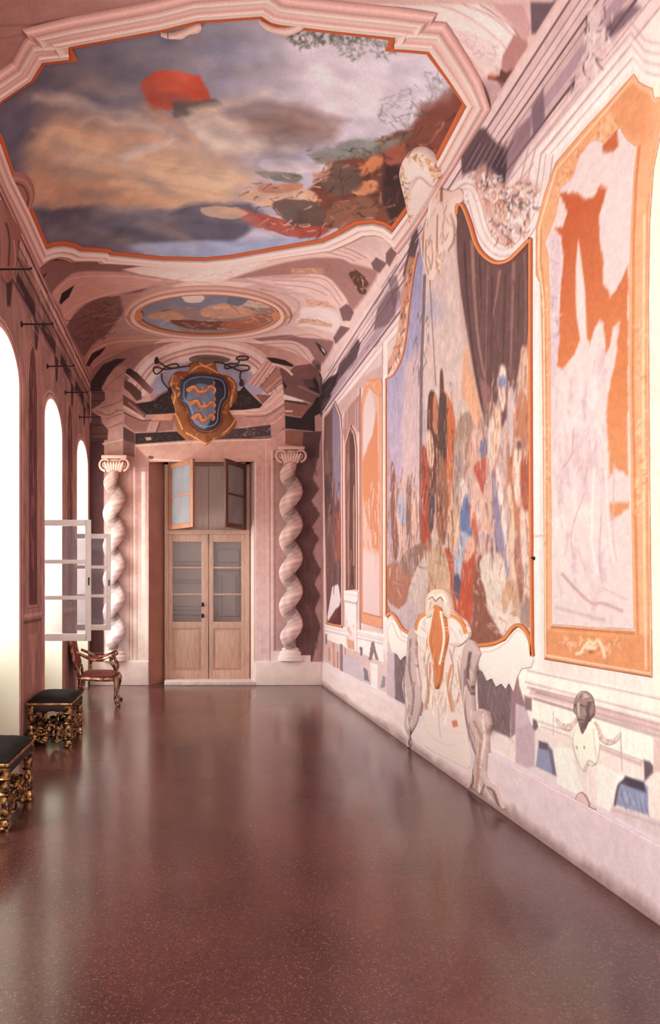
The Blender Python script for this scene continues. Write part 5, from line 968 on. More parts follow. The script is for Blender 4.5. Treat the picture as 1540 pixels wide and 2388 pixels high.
# ================================================================ vault
aV = np.concatenate([np.arange(YF, 3.6, .2), np.arange(3.6, D + .006, .0125)]); aV[-1] = D
CV = Canvas(SV, aV, np.linspace(0, SA, 400), (222, 176, 166), .016)
def V1(t): return T(t, 520, 560, 3.5)
def V2(t): return T(t, 0, 360, 3.98)
def V3(t): return T(t, 770, 0, 2.0)
def paint_vault(c):
    t = np.clip(c.GB / SA, 0, 1)[..., None]; c.c = np.array((166, 118, 110.)) * (1 - t) + np.array((228, 184, 174.)) * t  # left-hand shade of the vault put into the base colour
    # near end: rosy field and pale curved bands
    c.poly('0,8 420,8 420,40 160,90 90,90 0,210', (178, 128, 120), .9, .05)
    for p, w in (('0,60 120,55 300,35 450,8', 3), ('0,90 100,75 330,45 480,10', 2)): c.line(p, w, (140, 94, 90), .8)
    c.poly(V3('80,20 720,20 860,120 920,220 880,300 780,280 640,150 450,95 200,70 60,60'), (242, 212, 202)); c.line(V3('300,20 560,40 780,180 850,290'), 3, (206, 160, 150)); c.line(V3('620,20 760,80 860,170 910,240'), 3, (190, 142, 134)); c.poly(V3('760,20 900,20 940,130 900,250 850,120'), (206, 154, 148)); c.line(V3('700,20 850,130 920,250'), 2, (160, 110, 106))
    c.poly(V3('805,260 860,160 925,200 900,270 865,350 800,320'), (180, 124, 118)); c.poly(V3('935,10 1100,10 960,180 940,160'), (112, 86, 92)); c.poly(V3('790,320 860,350 850,400 800,430 780,380 735,370 740,345'), (108, 64, 58)); c.poly(V3('735,345 790,348 770,366 740,362'), (206, 104, 70))
    c.poly(V3('450,110 620,140 760,200 800,300 790,350 730,350 640,250 480,180'), (232, 198, 190), .9); c.scrib(V3('560,130 760,210 790,330 720,340 620,220'), 50, [(206, 160, 154), (246, 222, 214), (190, 146, 144)], (6, 20), (1.2, 2.6), 40, 60, .7, .8)
    c.poly(V3('720,370 790,390 810,440 760,520 730,560 700,500'), (186, 144, 140), .9, .05); c.line(V3('470,220 600,330 720,520'), 4, (200, 152, 144), .8); c.line(V3('560,240 680,380 740,540'), 3, (170, 122, 116), .8)
    c.poly(V3('530,700 640,480 740,560 700,600 610,760 560,780'), (218, 168, 156)); c.poly(V3('640,610 720,590 780,640 700,760 620,740'), (106, 78, 82), .8)
    for k in range(6): c.line(V3('%d,%d %d,%d' % (545 + 26 * k, 690 + 8 * k, 640 + 20 * k, 500 + 16 * k)), 2, (176, 124, 114) if k % 2 else (240, 200, 188), .8)
    # beyond the big painting: crossing bands and spandrels, right
    Rr = [('40,130 720,10 1000,40 1180,120 1290,160 1210,240 1080,170 900,140 700,150 500,200 100,300', (232, 186, 174)), ('100,310 400,210 700,150 950,150 1050,190 1200,230 1260,290 1060,580 1000,500 880,320 700,280 400,290', (168, 116, 108)), ('200,310 500,330 700,275 860,310 1015,490 980,555 880,520 700,450 500,390 330,350', (230, 184, 174)), ('640,560 850,560 955,640 900,750 720,710 600,690', (240, 200, 190)), ('100,800 500,755 760,735 890,800 870,840 640,800 400,800', (228, 178, 166)), ('60,840 500,775 640,795 870,815 900,860 800,1020 740,960 620,855', (152, 102, 94)), ('-100,870 300,825 600,830 745,960 710,1020 600,970 400,900 200,885', (226, 176, 164))]
    for p, cc in Rr: c.poly(V1(p), cc, 1, .05, sm=True)
    for p, w in (('60,140 720,30 1000,65 1180,150', 3), ('80,170 720,60 980,95 1130,160', 2), ('100,200 720,100 960,125 1080,170', 3), ('400,300 700,300 860,340 980,500', 2.4), ('400,330 700,340 850,400 960,540', 2), ('420,360 700,390 850,450', 2), ('400,820 700,770 860,830', 2), ('100,870 500,840 620,870 720,990', 2.4), ('0,900 300,870 560,890 690,1000', 2), ('300,400 500,440 620,520 560,620 300,680', 6)): c.line(V1(p), w, (186, 134, 122), .8)
    for p in ('680,480 850,500 930,560 860,540 690,540', '640,640 780,650 900,690 880,715 700,680 600,690', '560,230 820,230 820,270 560,280'): c.poly(V1(p), (206, 144, 116), .8, .03, rag=.03); c.scrib(V1(p), 16, [(236, 190, 166), (176, 112, 86)], (4, 12), (1.2, 2.4), 10, 50, .8)
    c.poly(V1('1030,280 1080,240 1150,290 1190,350 1160,450 1110,430'), (96, 60, 52), .95, .02, rag=.03); c.scrib(V1('1040,280 1150,290 1160,440 1100,420'), 22, [(206, 128, 84), (232, 180, 150), (70, 44, 40)], (4, 12), (1.4, 3), 60, 60, .9)
    c.poly(V1('750,830 790,850 850,920 830,950 790,900'), (72, 52, 52)); c.poly(V1('800,870 830,900 840,930 815,905'), (206, 190, 184))
    for p in ('1330,110 1400,20 1450,60 1360,220 1330,180', '1210,190 1250,140 1340,190 1280,270 1230,240', '950,560 1010,520 1070,590 1040,660 980,660', '900,800 960,700 1040,720 920,850', '740,970 800,1000 800,1080 720,1010'): c.poly(V1(p), (122, 84, 82), .95, .02)
    c.poly(V1('350,960 480,975 640,1010 800,1020 780,1080 640,1070 520,1010'), (84, 58, 56), .9)
    # left bands, their shade put into darker colours
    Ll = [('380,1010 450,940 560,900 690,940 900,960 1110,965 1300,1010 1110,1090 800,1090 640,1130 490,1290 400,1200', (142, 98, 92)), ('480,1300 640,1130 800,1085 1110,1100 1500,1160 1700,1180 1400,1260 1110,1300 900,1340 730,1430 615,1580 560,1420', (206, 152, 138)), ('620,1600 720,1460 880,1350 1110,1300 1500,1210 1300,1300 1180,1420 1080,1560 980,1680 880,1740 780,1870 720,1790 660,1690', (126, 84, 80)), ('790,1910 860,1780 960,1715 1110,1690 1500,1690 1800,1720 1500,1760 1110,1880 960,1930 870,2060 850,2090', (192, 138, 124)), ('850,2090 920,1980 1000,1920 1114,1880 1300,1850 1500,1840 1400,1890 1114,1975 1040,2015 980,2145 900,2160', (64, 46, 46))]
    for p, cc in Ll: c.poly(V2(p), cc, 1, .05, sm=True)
    c.poly(V2('550,1375 575,1290 690,1215 640,1325 570,1395'), (52, 38, 38)); c.poly(V2('800,1960 850,1850 990,1785 930,1860 870,1910 830,1970'), (60, 42, 42)); c.poly(V2('400,1120 440,1100 410,1200 385,1190'), (60, 42, 42)); c.poly(V2('430,960 620,950 640,965 520,985 430,985'), (70, 48, 48), .9)
    for p, w in (('520,1290 680,1150 1100,1130 1500,1170', 3), ('600,1500 760,1380 1100,1270', 3), ('820,1890 900,1800 1100,1740 1500,1720', 3), ('860,1980 960,1900 1110,1840', 3), ('330,1000 420,920 560,880 760,930 1100,950', 4)): c.line(V2(p), w, (232, 178, 160), .7)
    c.scrib(V2('650,1500 1100,1340 1100,1680 760,1800'), 40, [(96, 62, 60), (160, 112, 102), (80, 52, 52)], (8, 26), (1.6, 3.6), 150, 30, .7, .3)
    # centre of the crossing
    c.poly('285,628 390,612 540,600 640,598 620,612 560,640 520,655 430,656 330,640', (244, 208, 196), .95, .03); c.poly('430,656 520,655 600,662 560,672 500,668 440,672 380,668', (232, 190, 178), .9); c.scrib('400,640 560,625 540,655 430,655', 20, [(206, 150, 126), (250, 220, 208)], (6, 14), (1.2, 2.4), 0, 30, .7)
    c.poly('380,790 480,786 590,790 620,800 480,806 350,806', (238, 196, 182), .8, .05); c.poly('280,690 330,680 360,660 430,657 350,690 310,720 290,735', (190, 140, 130), .8, .05); c.poly('600,662 660,690 690,720 680,745 650,760 700,740 700,710 660,672', (206, 158, 148), .8, .05)
    c.scrib('200,640 700,640 760,760 620,800 320,800 200,740', 90, [(240, 200, 188), (180, 130, 120), (206, 156, 144)], (20, 60), (1, 2.4), 0, 25, .5, .1)
    c.noise(.05, 160, 60, 61); c.noise(.05, 30, 12, 62)
paint_vault(CV)
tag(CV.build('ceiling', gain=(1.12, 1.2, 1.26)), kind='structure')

# ---------------------------------------------------------------- great ceiling painting (plain cloud-and-rock stand-in)
OUTL = '-30,262 0,232 40,205 75,182 92,155 100,143 175,134 160,106 370,67 385,64 462,45 605,35 625,48 650,54 700,60 770,68 915,84 905,110 960,114 1000,118 1045,178 1087,237 1030,348 975,450 917,528 900,517 870,510 830,515 795,535 752,556 640,576 540,594 480,600 380,598 262,586 255,580 190,576 175,568 150,563 125,565 107,570 68,480 25,395 0,320'
PO = np.array([SV.U(*q) for q in dense(pts(OUTL), True, 16)])
def paint_sky(c):
    c.poly('-90,0 1140,0 1140,640 -90,640', (0, 0, 0), 1, .05, (((100, 250), (108, 98, 112)), ((820, 300), (190, 170, 184))))
    c.poly('560,40 1020,100 1080,230 900,330 780,330 640,260 560,200', (208, 184, 192), .9, .3); c.poly('700,90 860,120 900,260 760,260', (226, 202, 206), .85, .25); c.poly('480,40 650,60 640,180 520,200 470,140', (138, 132, 154), .6, .3)
    c.poly('0,170 170,120 420,60 440,160 300,230 150,300 0,380', (100, 92, 106), .7, .3)
    gold_ = '60,400 100,280 160,250 260,290 420,320 560,380 600,430 540,470 400,500 200,480 100,490 70,450'
    c.poly(gold_, (206, 158, 130), 1, .35, rag=.2); c.poly('70,340 110,300 330,360 560,400 540,440 300,430', (226, 182, 152), .8, .15); c.poly('80,400 240,430 400,480 180,480 80,470', (190, 140, 116), .7, .15)
    for k in range(14): c.line([(75 + 6 * k, 300 + 9 * k), (300 + 10 * k, 370 + 6 * k), (540, 400 + 6 * k)], 7, random.choice([(234, 190, 160), (196, 148, 122), (222, 176, 146)]), .35, 2, soft=.06)
    c.poly('80,490 200,475 330,500 430,480 580,470 620,500 560,560 400,570 200,575 110,572', (92, 82, 94), 1, .12, rag=.1); c.poly('200,490 300,480 420,505 350,530 230,530', (120, 112, 130), .5, .15); c.poly('330,565 560,560 760,540 750,580 520,610 300,600 270,590', (148, 146, 172), .9, .12); c.poly('100,540 270,560 330,590 120,590', (104, 92, 106), .8, .1)
    # brown cloud and pale cloud in the middle
    c.poly('440,280 520,260 640,300 720,345 600,360 500,350 450,320', (228, 194, 178), .9, .12, rag=.06); c.poly('520,250 620,232 720,250 810,280 780,330 640,345 580,310 560,280', (150, 116, 110), .9, .12, rag=.06); c.poly('580,270 680,270 740,300 640,320', (122, 92, 90), .7, .12)
    # a red cloud with pale streaks (abstract)
    c.poly('318,215 330,185 370,162 420,158 465,175 490,205 500,232 450,245 400,262 360,258 330,240', (194, 72, 54), 1, .03, rag=.12); c.poly('340,190 400,168 450,180 470,205 400,215 350,215', (208, 88, 64), .7, .08); c.poly('400,235 500,230 520,245 440,268 410,275', (88, 74, 72), .9, .04, rag=.04)
    for p, w, w2, cc in (('80,232 160,236 240,255 330,268', 16, 10, (190, 168, 158)), ('180,290 220,272 300,280 380,300', 12, 16, (222, 182, 158)), ('440,268 520,240 580,226 630,212', 16, 5, (224, 190, 164)), ('330,250 380,275 420,300 460,330', 14, 8, (206, 140, 104)), ('290,378 340,345 400,318', 20, 10, (232, 206, 196)), ('300,310 350,322 400,312', 18, 10, (200, 150, 126)), ('415,300 450,330 465,358', 8, 4, (216, 160, 130))): c.line(p, w * 1.3, cc, .8, w2, soft=.09, rag=.09)
    # brown rocks on the right with scrub
    c.poly('1060,200 1100,240 1040,360 960,480 915,540 860,500 760,540 700,555 690,500 730,420 760,380 860,350 900,320 960,300 1010,240', (112, 64, 54), 1, .05, rag=.06); c.poly('900,360 950,400 960,470 915,520 890,460', (58, 38, 38), .9, .06); c.poly('980,240 1060,220 1090,240 1020,360 960,330', (122, 64, 54), .8, .06)
    for p, cc in (('840,390 880,360 895,380 850,410 835,405', (206, 120, 82)), ('820,440 870,420 880,440 840,455', (216, 136, 98)), ('900,340 940,325 950,370 910,385', (156, 82, 64)), ('760,390 830,385 840,440 760,450', (104, 78, 72)), ('780,470 860,460 880,500 800,530 760,520', (132, 84, 68)), ('730,370 775,360 770,410 735,410', (178, 122, 104)), ('560,455 640,430 720,440 740,470 700,490 620,480', (206, 156, 130)), ('555,485 620,500 700,520 770,535 720,556 640,540 580,520', (164, 72, 62)), ('640,470 740,470 750,520 680,525', (96, 72, 66)), ('470,485 540,480 580,495 540,510 480,498', (196, 150, 126)), ('610,430 700,425 690,445 620,450', (188, 120, 98)), ('610,375 720,372 760,385 740,400 640,400', (208, 186, 196)), ('600,398 700,405 690,425 620,415', (112, 104, 96))): c.poly(p, cc, .9, .03, rag=.04, sm=True)
    c.poly('720,360 800,330 900,320 960,310 900,350 800,372 740,378', (124, 116, 110), .8, .05, rag=.05)
    c.scrib('760,360 1080,250 1020,380 920,520 740,540', 140, [(78, 48, 44), (164, 92, 70), (196, 120, 88), (96, 60, 52), (60, 44, 42)], (8, 30), (2, 6), 140, 45, .7, .3)
    c.scrib('560,420 770,400 760,540 600,530', 60, [(222, 176, 150), (150, 66, 56), (92, 68, 62), (200, 146, 120)], (10, 30), (2, 5), 170, 30, .75, .3)
    c.scrib('700,350 900,320 930,300 960,320 820,380 740,380', 50, [(96, 96, 86), (130, 122, 112), (80, 74, 68)], (6, 18), (1.5, 3.5), 10, 40, .7, .3)
    lf = '650,55 700,60 780,70 915,86 905,112 940,116 900,132 860,120 830,140 800,118 760,100 720,112 690,96 670,78'
    c.scrib(lf, 170, [(92, 86, 76), (112, 104, 94), (72, 68, 62), (130, 124, 112)], (6, 18), (3, 7), 120, 60, .85, .5); c.scrib('890,220 980,190 1040,170 1010,240 960,300 900,300 880,270', 90, [(106, 98, 88), (84, 76, 68), (136, 124, 112)], (8, 26), (1.4, 3), 20, 50, .8, .4); c.scrib('985,150 1040,190 1050,220 1000,200', 24, [(120, 108, 100), (90, 80, 74)], (8, 18), (1.4, 3), 60, 50, .8)
    c.scrib('0,180 400,70 620,60 700,300 560,540 100,560 60,420', 150, [(150, 140, 152), (92, 84, 96), (206, 164, 140), (128, 112, 118), (176, 148, 140)], (60, 160), (14, 34), 12, 18, .22, .05, 21, 0, .15)
    c.scrib('700,100 1000,130 1050,230 760,300', 60, [(226, 200, 204), (176, 156, 174), (206, 182, 192)], (40, 110), (14, 30), 10, 30, .25, .08, 22, 0, .12)
    c.noise(.10, 30, 26, 71); c.noise(.07, 8, 8, 72)
cp = tag(empty('ceiling_painting', tuple(SV.P(6.5, SA / 2, 0))), 'huge shaped ceiling painting of clouded sky, red cloud and brown rocks', 'ceiling painting')
keepw(patch('picture', SV, None, (.012, .010), paint_sky, h=.006, ab=PO, skirt=False, gain=(1.38, 1.56, 1.6)), cp)
WHT, PNK, DRK = (244, 206, 194), (212, 160, 148), (150, 98, 88)
fr_prof = [(-.012, .001, (186, 96, 62)), (-.012, .022, (206, 104, 64)), (.030, .024, (190, 92, 58)), (.034, .016, DRK), (.045, .05, WHT), (.085, .06, WHT), (.095, .045, PNK), (.125, .042, (236, 194, 182)), (.16, .055, WHT), (.185, .04, (190, 138, 126)), (.215, .03, (232, 186, 174)), (.235, .001, (170, 118, 108))]  # darker outer edge: frame's shadow put into the profile colours
P2 = [PO[0]]
for q in PO[1:]:
    if np.hypot(*(q - P2[-1])) > .045: P2.append(q)
keepw(moulding('frame', SV, P2, fr_prof, gain=(1.15, 1.2, 1.25)), cp)
# scrolled lip at the middle of the near edge
for p in ('372,66 385,72 400,74 425,66 445,55 462,48 470,52 462,62 440,66 425,76 405,76 385,74', '605,36 620,46 645,56 670,56 690,50 706,38 712,46 700,58 672,68 660,66 640,62 618,52'):
    keepw(patch('lip', SV, p, (.01, .008), lambda c: c.poly('300,0 800,0 800,120 300,120', WHT), h=.05, bulge=.02, sm=True), cp)

# ---------------------------------------------------------------- oval medallion
md = tag(empty('ceiling_medallion', tuple(SV.P(9.6, SA / 2, 0))), 'oval painted medallion in moulded frame on the vault, beyond the huge ceiling painting', 'ceiling painting')
OV = np.array([SV.U(484 + 162 * math.cos(t), 730 + 47 * math.sin(t)) for t in np.linspace(0, 2 * PI, 72)[:-1]])
def oval(c):
    c.poly('300,660 670,660 670,800 300,800', (136, 128, 142)); c.poly('330,735 400,712 480,720 560,700 640,700 640,760 500,778 380,770', (172, 130, 116), .7, .1)
    for p, cc in (('425,690 470,686 472,702 440,704', (240, 212, 200)), ('470,720 520,706 570,716 600,730 540,742 480,738', (210, 152, 126)), ('560,700 620,704 630,716 580,714', (220, 176, 152)), ('345,735 400,725 430,740 380,748', (200, 146, 120)), ('400,745 480,748 560,752 500,768 430,764', (120, 70, 58)), ('520,752 600,735 640,730 600,760 530,768', (176, 104, 80)), ('330,740 400,752 420,772 360,764', (150, 148, 166)), ('540,690 580,694 560,712 530,706', (110, 108, 124))): c.poly(p, cc, .9, .02, rag=.03, sm=True)
    c.scrib('350,720 620,700 630,750 480,775 370,760', 70, [(222, 170, 144), (110, 70, 62), (190, 120, 92), (150, 146, 164), (232, 196, 180)], (8, 30), (1, 3), 0, 25, .75, .2); c.noise(.1, 12, 12, 8)
keepw(patch('picture', SV, None, (.014, .010), oval, h=.006, ab=OV, skirt=False), md)
keepw(moulding('frame', SV, OV, [(-.01, .001, (170, 100, 72)), (-.01, .03, (196, 120, 86)), (.03, .035, (214, 140, 104)), (.04, .02, (130, 80, 68)), (.07, .05, (240, 196, 182)), (.12, .05, (236, 190, 176)), (.14, .03, (180, 126, 112)), (.20, .035, (226, 178, 164)), (.23, .001, (200, 146, 132))]), md)
for x, s in ((288, 1), (680, -1)): keepw(patch('cusp', SV, [(x, 735), (x + s * 26, 724), (x + s * 44, 728), (x + s * 40, 742), (x + s * 22, 742)], (.012, .012), lambda c: c.poly('200,600 800,600 800,800 200,800', (204, 132, 98)), h=.03, bulge=.02, sm=True), md)

# ---------------------------------------------------------------- big scroll on the left, spilling from vault to wall
ls = tag(empty('scroll_crest', tuple(SL.P(6.0, 4.6, 0))), 'shaded rose scroll crest over the windows at the left edge, by the ceiling painting', 'ornament')
def l_scroll(c):
    c.poly('-40,380 120,380 120,720 -40,720', (176, 124, 114))
    for p, w, cc in (('-10,425 20,412 48,414 64,432 68,456 58,490 40,520', 6, (206, 152, 138)), ('-10,440 20,422 44,426 56,444 58,462 48,492', 3, (88, 58, 58)), ('-10,470 10,455 25,458 32,475 30,510', 7, (200, 146, 132)), ('-5,480 8,462 22,460 32,476 31,510', 3, (66, 46, 46)), ('10,500 18,486 22,500 20,520', 3, (80, 54, 54)), ('40,520 34,560 30,600', 5, (206, 152, 138))): c.line(p, w, cc, .9)
keepw(patch('scroll', SV, '-12,412 10,402 36,398 58,404 72,420 79,446 74,472 62,496 50,512 42,516 30,500 12,474 -12,440', (.012, .008), l_scroll, h=.015, bulge=.03, sm=True), ls)
def l_low(c):
    c.poly('-40,380 120,380 120,760 -40,760', (164, 116, 106)); 
    for p, w, cc in (('5,520 12,560 10,620', 4, (96, 64, 62)), ('22,560 26,600 24,640', 4, (206, 150, 136)), ('34,560 34,600 28,640', 3, (90, 60, 58))): c.line(p, w, cc, .9)
keepw(patch('scroll_tail', SL, '0,470 14,486 30,512 42,530 46,550 40,590 34,630 26,650 14,660 2,640 0,560', (.012, .01), l_low, h=.01, bulge=.03, sm=True), ls)
# ================================================================ furniture along the window wall
def gilt_mat(name, c, dark, scale=26):
    m, nt, b = new_mat(name); N = nt.nodes.new; lk = nt.links.new
    tc = N('ShaderNodeTexCoord'); n = N('ShaderNodeTexNoise'); n.inputs['Scale'].default_value = scale; n.inputs['Detail'].default_value = 8
    lk(tc.outputs['Object'], n.inputs['Vector']); r = N('ShaderNodeValToRGB'); e = r.color_ramp.elements
    e[0].position = .42; e[0].color = L4(dark); e[1].position = .66; e[1].color = L4(c); lk(n.outputs['Fac'], r.inputs['Fac']); lk(r.outputs[0], b.inputs['Base Color'])
    b.inputs['Metallic'].default_value = .75; b.inputs['Roughness'].default_value = .34
    bp = N('ShaderNodeBump'); bp.inputs['Strength'].default_value = .5; bp.inputs['Distance'].default_value = .012; lk(n.outputs['Fac'], bp.inputs['Height']); lk(bp.outputs[0], b.inputs['Normal']); return m
gilt = gilt_mat('antique_gilding', (206, 148, 92), (40, 24, 20)); rim = gilt_mat('gilt_rim', (230, 168, 100), (150, 94, 52), 12)
black = solid('black_velvet', (16, 14, 16), .75, spec=.25, scale=14, var=.3, bump=.1)
def bez(a, b, c, d, n=12):
    o = []
    for i in range(n + 1):
        t = i / n; o.append(tuple((1 - t) ** 3 * a[k] + 3 * (1 - t) ** 2 * t * b[k] + 3 * (1 - t) * t * t * c[k] + t ** 3 * d[k] for k in range(3)))
    return o
def spiral(c, r, u, v, turns=1.4, n=22, a0=0):
    return [tuple(c[k] + r * (1 - .75 * i / n) * (u[k] * math.cos(a0 + 2 * PI * turns * i / n) + v[k] * math.sin(a0 + 2 * PI * turns * i / n)) for k in range(3)) for i in range(n + 1)]
def make_bench(label):
    W, L, H = .445, .71, .44; R = random.Random(4)
    root = tag(empty('bench'), label, 'bench', 'black and gilt benches by the windows')
    # domed cushion
    me_b = MB(); nx, ny = 14, 18; g = []
    for i in range(nx + 1):
        for j in range(ny + 1):
            x, y = -W / 2 + W * i / nx, -L / 2 + L * j / ny; e = (1 - abs(2 * i / nx - 1) ** 4) * (1 - abs(2 * j / ny - 1) ** 4)
            tuft = .004 * math.cos(i * 1.9) * math.cos(j * 1.9); g.append(me_b.bm.verts.new((x * .985, y * .985, H + .012 + .05 * e ** .5 + tuft * e)))
    for i in range(nx):
        for j in range(ny): a = i * (ny + 1) + j; me_b.bm.faces.new((g[a], g[a + ny + 1], g[a + ny + 2], g[a + 1]))
    me_b.box((0, 0, H + .004), (W * .98, L * .98, .03), .008); me_b.build('cushion', black, root)
    m = MB()
    for s in (-1, 1): m.box((s * (W / 2 - .012), 0, H - .008), (.026, L, .022), .006); m.box((0, s * (L / 2 - .012), H - .008), (W - .05, .026, .022), .006)
    m.build('seat_rim', rim, root)
    dk = bpy.data.materials.get('dark_walnut') or solid('dark_walnut', (44, 26, 24), .5, scale=10, var=.3)
    m = MB()
    for s in (-1, 1): m.box((s * (W / 2 - .02), 0, H - .05), (.022, L - .03, .06), .005); m.box((0, s * (L / 2 - .02), H - .05), (W - .04, .022, .06), .005)
    m.build('seat_frame', dk, root)
    for sx in (-1, 1):
        for sy in (-1, 1):
            cx, cy = sx * (W / 2 - .035), sy * (L / 2 - .035); m = MB()
            m.lathe([(.030, .03), (.034, .05), (.022, .075), (.030, .10), (.036, .15), (.026, .2), (.020, .23), (.030, .26), (.034, .30), (.030, .33), (.036, .36), (.036, .41)], (cx, cy, 0), 16, .45, PI / 4)
            for z in (.09, .24, .34): m.lathe([(.03, z - .012), (.042, z), (.03, z + .012)], (cx, cy, 0), 16, .4, PI / 4)
            for (u, v) in (((-sx, 0, 0), (0, 0, 1)), ((0, -sy, 0), (0, 0, 1))):
                m.tube(spiral((cx + u[0] * .045, cy + u[1] * .045, .33), .04, u, v), .011, 7); m.tube(spiral((cx + u[0] * .05, cy + u[1] * .05, .12), .05, u, (0, 0, -1)), .012, 7)
            lg = m.build('leg', gilt, root); f = MB(); f.ball((cx, cy, .02), (.036, .036, .02), 12); f.box((cx, cy, .012), (.07, .07, .024), .006); f.build('foot', gilt, lg)
    for ax, half in ((0, W / 2 - .035), (1, L / 2 - .035)):
        for s in (-1, 1):
            m = MB(); off = s * ((L / 2 - .035) if ax == 0 else (W / 2 - .035))
            P = lambda t, z, d=0: (t, off + d, z) if ax == 0 else (off + d, t, z)
            u = (1, 0, 0) if ax == 0 else (0, 1, 0)
            for q in (-1, 1):
                m.tube([P(*p[:2]) for p in bez((q * half, .14, 0), (q * half * .7, .04, 0), (q * half * .4, .2, 0), (0, .10, 0))], [.02 - .0007 * i for i in range(13)], 8)
                m.tube([P(*p[:2]) for p in bez((q * half, .08, 0), (q * half * .6, .10, 0), (q * half * .5, .03, 0), (q * .04, .06, 0))], .013, 7)
                m.tube(spiral(P(q * half * .48, .15), .045, (q * u[0], q * u[1], 0), (0, 0, 1), 1.5), .012, 7); m.tube(spiral(P(q * half * .25, .075), .032, (-q * u[0], -q * u[1], 0), (0, 0, 1), 1.4), .010, 7)
                for k in range(9): t = q * half * R.uniform(.1, .95); m.ball(P(t, R.uniform(.05, .2), R.uniform(-.014, .014)), (R.uniform(.012, .026), R.uniform(.012, .026), R.uniform(.012, .03)), 8)
            m.ball(P(0, .17), (.035, .035, .045), 10); m.ball(P(0, .225), (.018, .018, .028), 8)
            for k in range(5): a = (k - 2) * .45; m.ball(P(.055 * math.sin(a), .17 + .05 * math.cos(a)), (.018, .018, .022), 8)
            m.build('carved_stretcher', gilt, root)
            m = MB()
            for q in (-1, 1): m.tube([P(*p[:2]) for p in bez((q * half, .38, 0), (q * half * .6, .37, 0), (q * half * .4, .34, 0), (0, .385, 0))], .010, 7)
            m.ball(P(0, .375), (.026, .026, .022), 8); m.build('apron', gilt, root)
    return root
b1 = make_bench('low black-topped bench with carved gilt legs, farther one, before the white window reveal'); b1.location = (XL + .25, 6.945, 0)
b2 = copy_tree(b1); b2.location = (XL + .25, 4.64, 0); b2['label'] = 'low black-topped bench with carved gilt legs, nearest the camera, cut by the left picture edge'

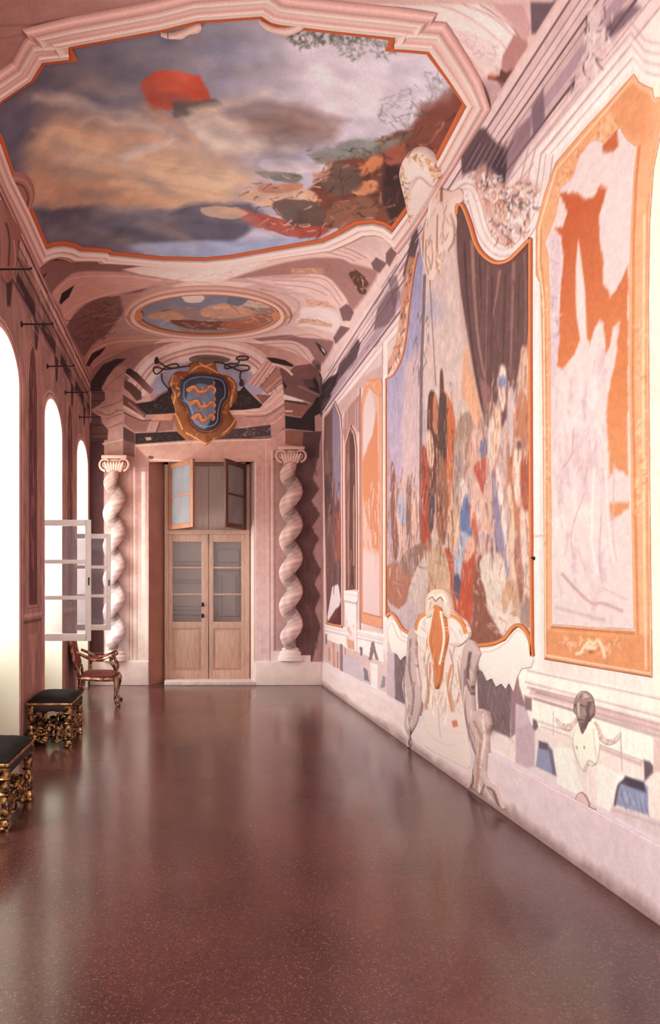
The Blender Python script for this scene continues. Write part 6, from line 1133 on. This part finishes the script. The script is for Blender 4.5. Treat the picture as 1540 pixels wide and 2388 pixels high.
walnut = gilt_mat('gilt_walnut', (222, 176, 146), (112, 66, 50), 14); redc = solid('faded_red_damask', (132, 66, 62), .75, scale=20, var=.22, bump=.1)
def armchair():
    W, Dp, H = .54, .50, .40; root = tag(empty('armchair'), 'carved gilt armchair with faded red seat near the end wall, facing into the room', 'chair')
    m = MB(); nx = 12; g = []
    for i in range(nx + 1):
        for j in range(nx + 1):
            u, v = 2 * i / nx - 1, 2 * j / nx - 1; e = (1 - abs(u) ** 4) * (1 - abs(v) ** 4); tp = 1 - .12 * (1 - u) / 2
            g.append(m.bm.verts.new((u * Dp / 2 * .96, v * W / 2 * tp * .96, H + .05 * e ** .5)))
    for i in range(nx):
        for j in range(nx): a = i * (nx + 1) + j; m.bm.faces.new((g[a], g[a + nx + 1], g[a + nx + 2], g[a + 1]))
    m.box((0, 0, H - .01), (Dp * .94, W * .86, .03), .01); m.build('seat', redc, root)
    m = MB()
    for s in (-1, 1): m.tube([p for p in bez((-Dp / 2, s * W * .44, H - .03), (-.1, s * W * .49, H - .025), (.1, s * W * .52, H - .055), (Dp / 2, s * W * .5, H - .03))], [.026] * 13, 8)
    m.tube(bez((Dp / 2, -W / 2, H - .03), (Dp / 2 + .03, -.12, H - .02), (Dp / 2 + .03, .12, H - .07), (Dp / 2, W / 2, H - .03)), .027, 8); m.tube([(-Dp / 2, -W * .44, H - .03), (-Dp / 2, W * .44, H - .03)], .024, 8)
    m.ball((Dp / 2 + .025, 0, H - .055), (.02, .05, .03)); m.build('seat_rail', walnut, root)
    for s in (-1, 1):
        y = s * W * .48; m = MB()
        m.tube(bez((Dp / 2 - .02, y, H - .01), (Dp / 2 + .06, y + s * .02, H - .14), (Dp / 2 - .07, y, .12), (Dp / 2 + .02, y + s * .01, .015)), [.04, .041, .04, .036, .032, .028, .025, .022, .019, .018, .018, .02, .024], 10)
        m.ball((Dp / 2 + .03, y + s * .01, .018), (.034, .026, .018)); m.ball((Dp / 2 + .018, y + s * .012, H - .07), (.03, .03, .045)); m.build('leg', walnut, root)
        y = s * W * .43; m = MB(); m.tube(bez((-Dp / 2 + .02, y, H - .01), (-Dp / 2 + .0, y, H - .15), (-Dp / 2 + .02, y, .16), (-Dp / 2 - .07, y, .01)), [.03 - .001 * i for i in range(13)], 10); m.build('leg', walnut, root)
        m = MB(); y0, y1 = s * W * .45, s * W * .53
        m.tube(bez((-Dp / 2 - .03, y0, H + .32), (-.1, y1, H + .25), (-.02, y1 + s * .01, H + .16), (Dp / 2 - .06, y1, H + .29), 16) + spiral((Dp / 2 - .045, y1, H + .265), .034, (0, 0, 1), (1, 0, 0), 1.1, 10), [.018 + .004 * math.sin(i * .25) for i in range(28)], 9)
        m.tube(bez((Dp / 2 - .06, y1, H + .26), (Dp / 2 - .10, y1, H + .16), (Dp / 2 + .06, y1 - s * .02, H + .14), (Dp / 2 - .05, y1 - s * .03, H - .02)), [.026 - .0006 * i for i in range(13)], 9); m.build('arm', walnut, root)
        m = MB(); m.box((-.05, y1, H + .255), (.17, .035, .03), .012); m.build('arm_pad', redc, root)
    bk = []
    for t in np.linspace(0, 2 * PI, 41)[:-1]:
        y, z = math.cos(t), math.sin(t); y = math.copysign(abs(y) ** .6, y) * W * .44; z = H + .30 + math.copysign(abs(z) ** .6, z) * .235 + (.04 * math.exp(-(y / .08) ** 2) if z > 0 else 0)
        bk.append((-Dp / 2 - .02 - .22 * (z - H), y, z))
    m = MB(); m.tube(bk, .026, 8, True); q = bk[10]; m.ball((q[0] + .01, 0, q[2] + .02), (.025, .06, .035))
    for s in (-1, 1): m.tube([(-Dp / 2, s * W * .4, H - .03), (-Dp / 2 - .03, s * W * .4, H + .12)], .022, 8)
    m.build('back_frame', walnut, root)
    m = MB(); vs = [m.bm.verts.new((x + .015, y * .93, H + .30 + (z - H - .30) * .92)) for x, y, z in bk]; c = m.bm.verts.new((-Dp / 2 - .02 - .22 * .3 + .045, 0, H + .31)); v2 = [m.bm.verts.new((x + .035, y * .6, H + .30 + (z - H - .30) * .6)) for x, y, z in bk]
    n = len(vs)
    for i in range(n): m.bm.faces.new((vs[i], vs[(i + 1) % n], v2[(i + 1) % n], v2[i])); m.bm.faces.new((v2[i], v2[(i + 1) % n], c))
    m.build('back_panel', redc, root); return root
ac = armchair(); ac.location = (-1.24, 9.24, 0); ac.rotation_euler[2] = .04
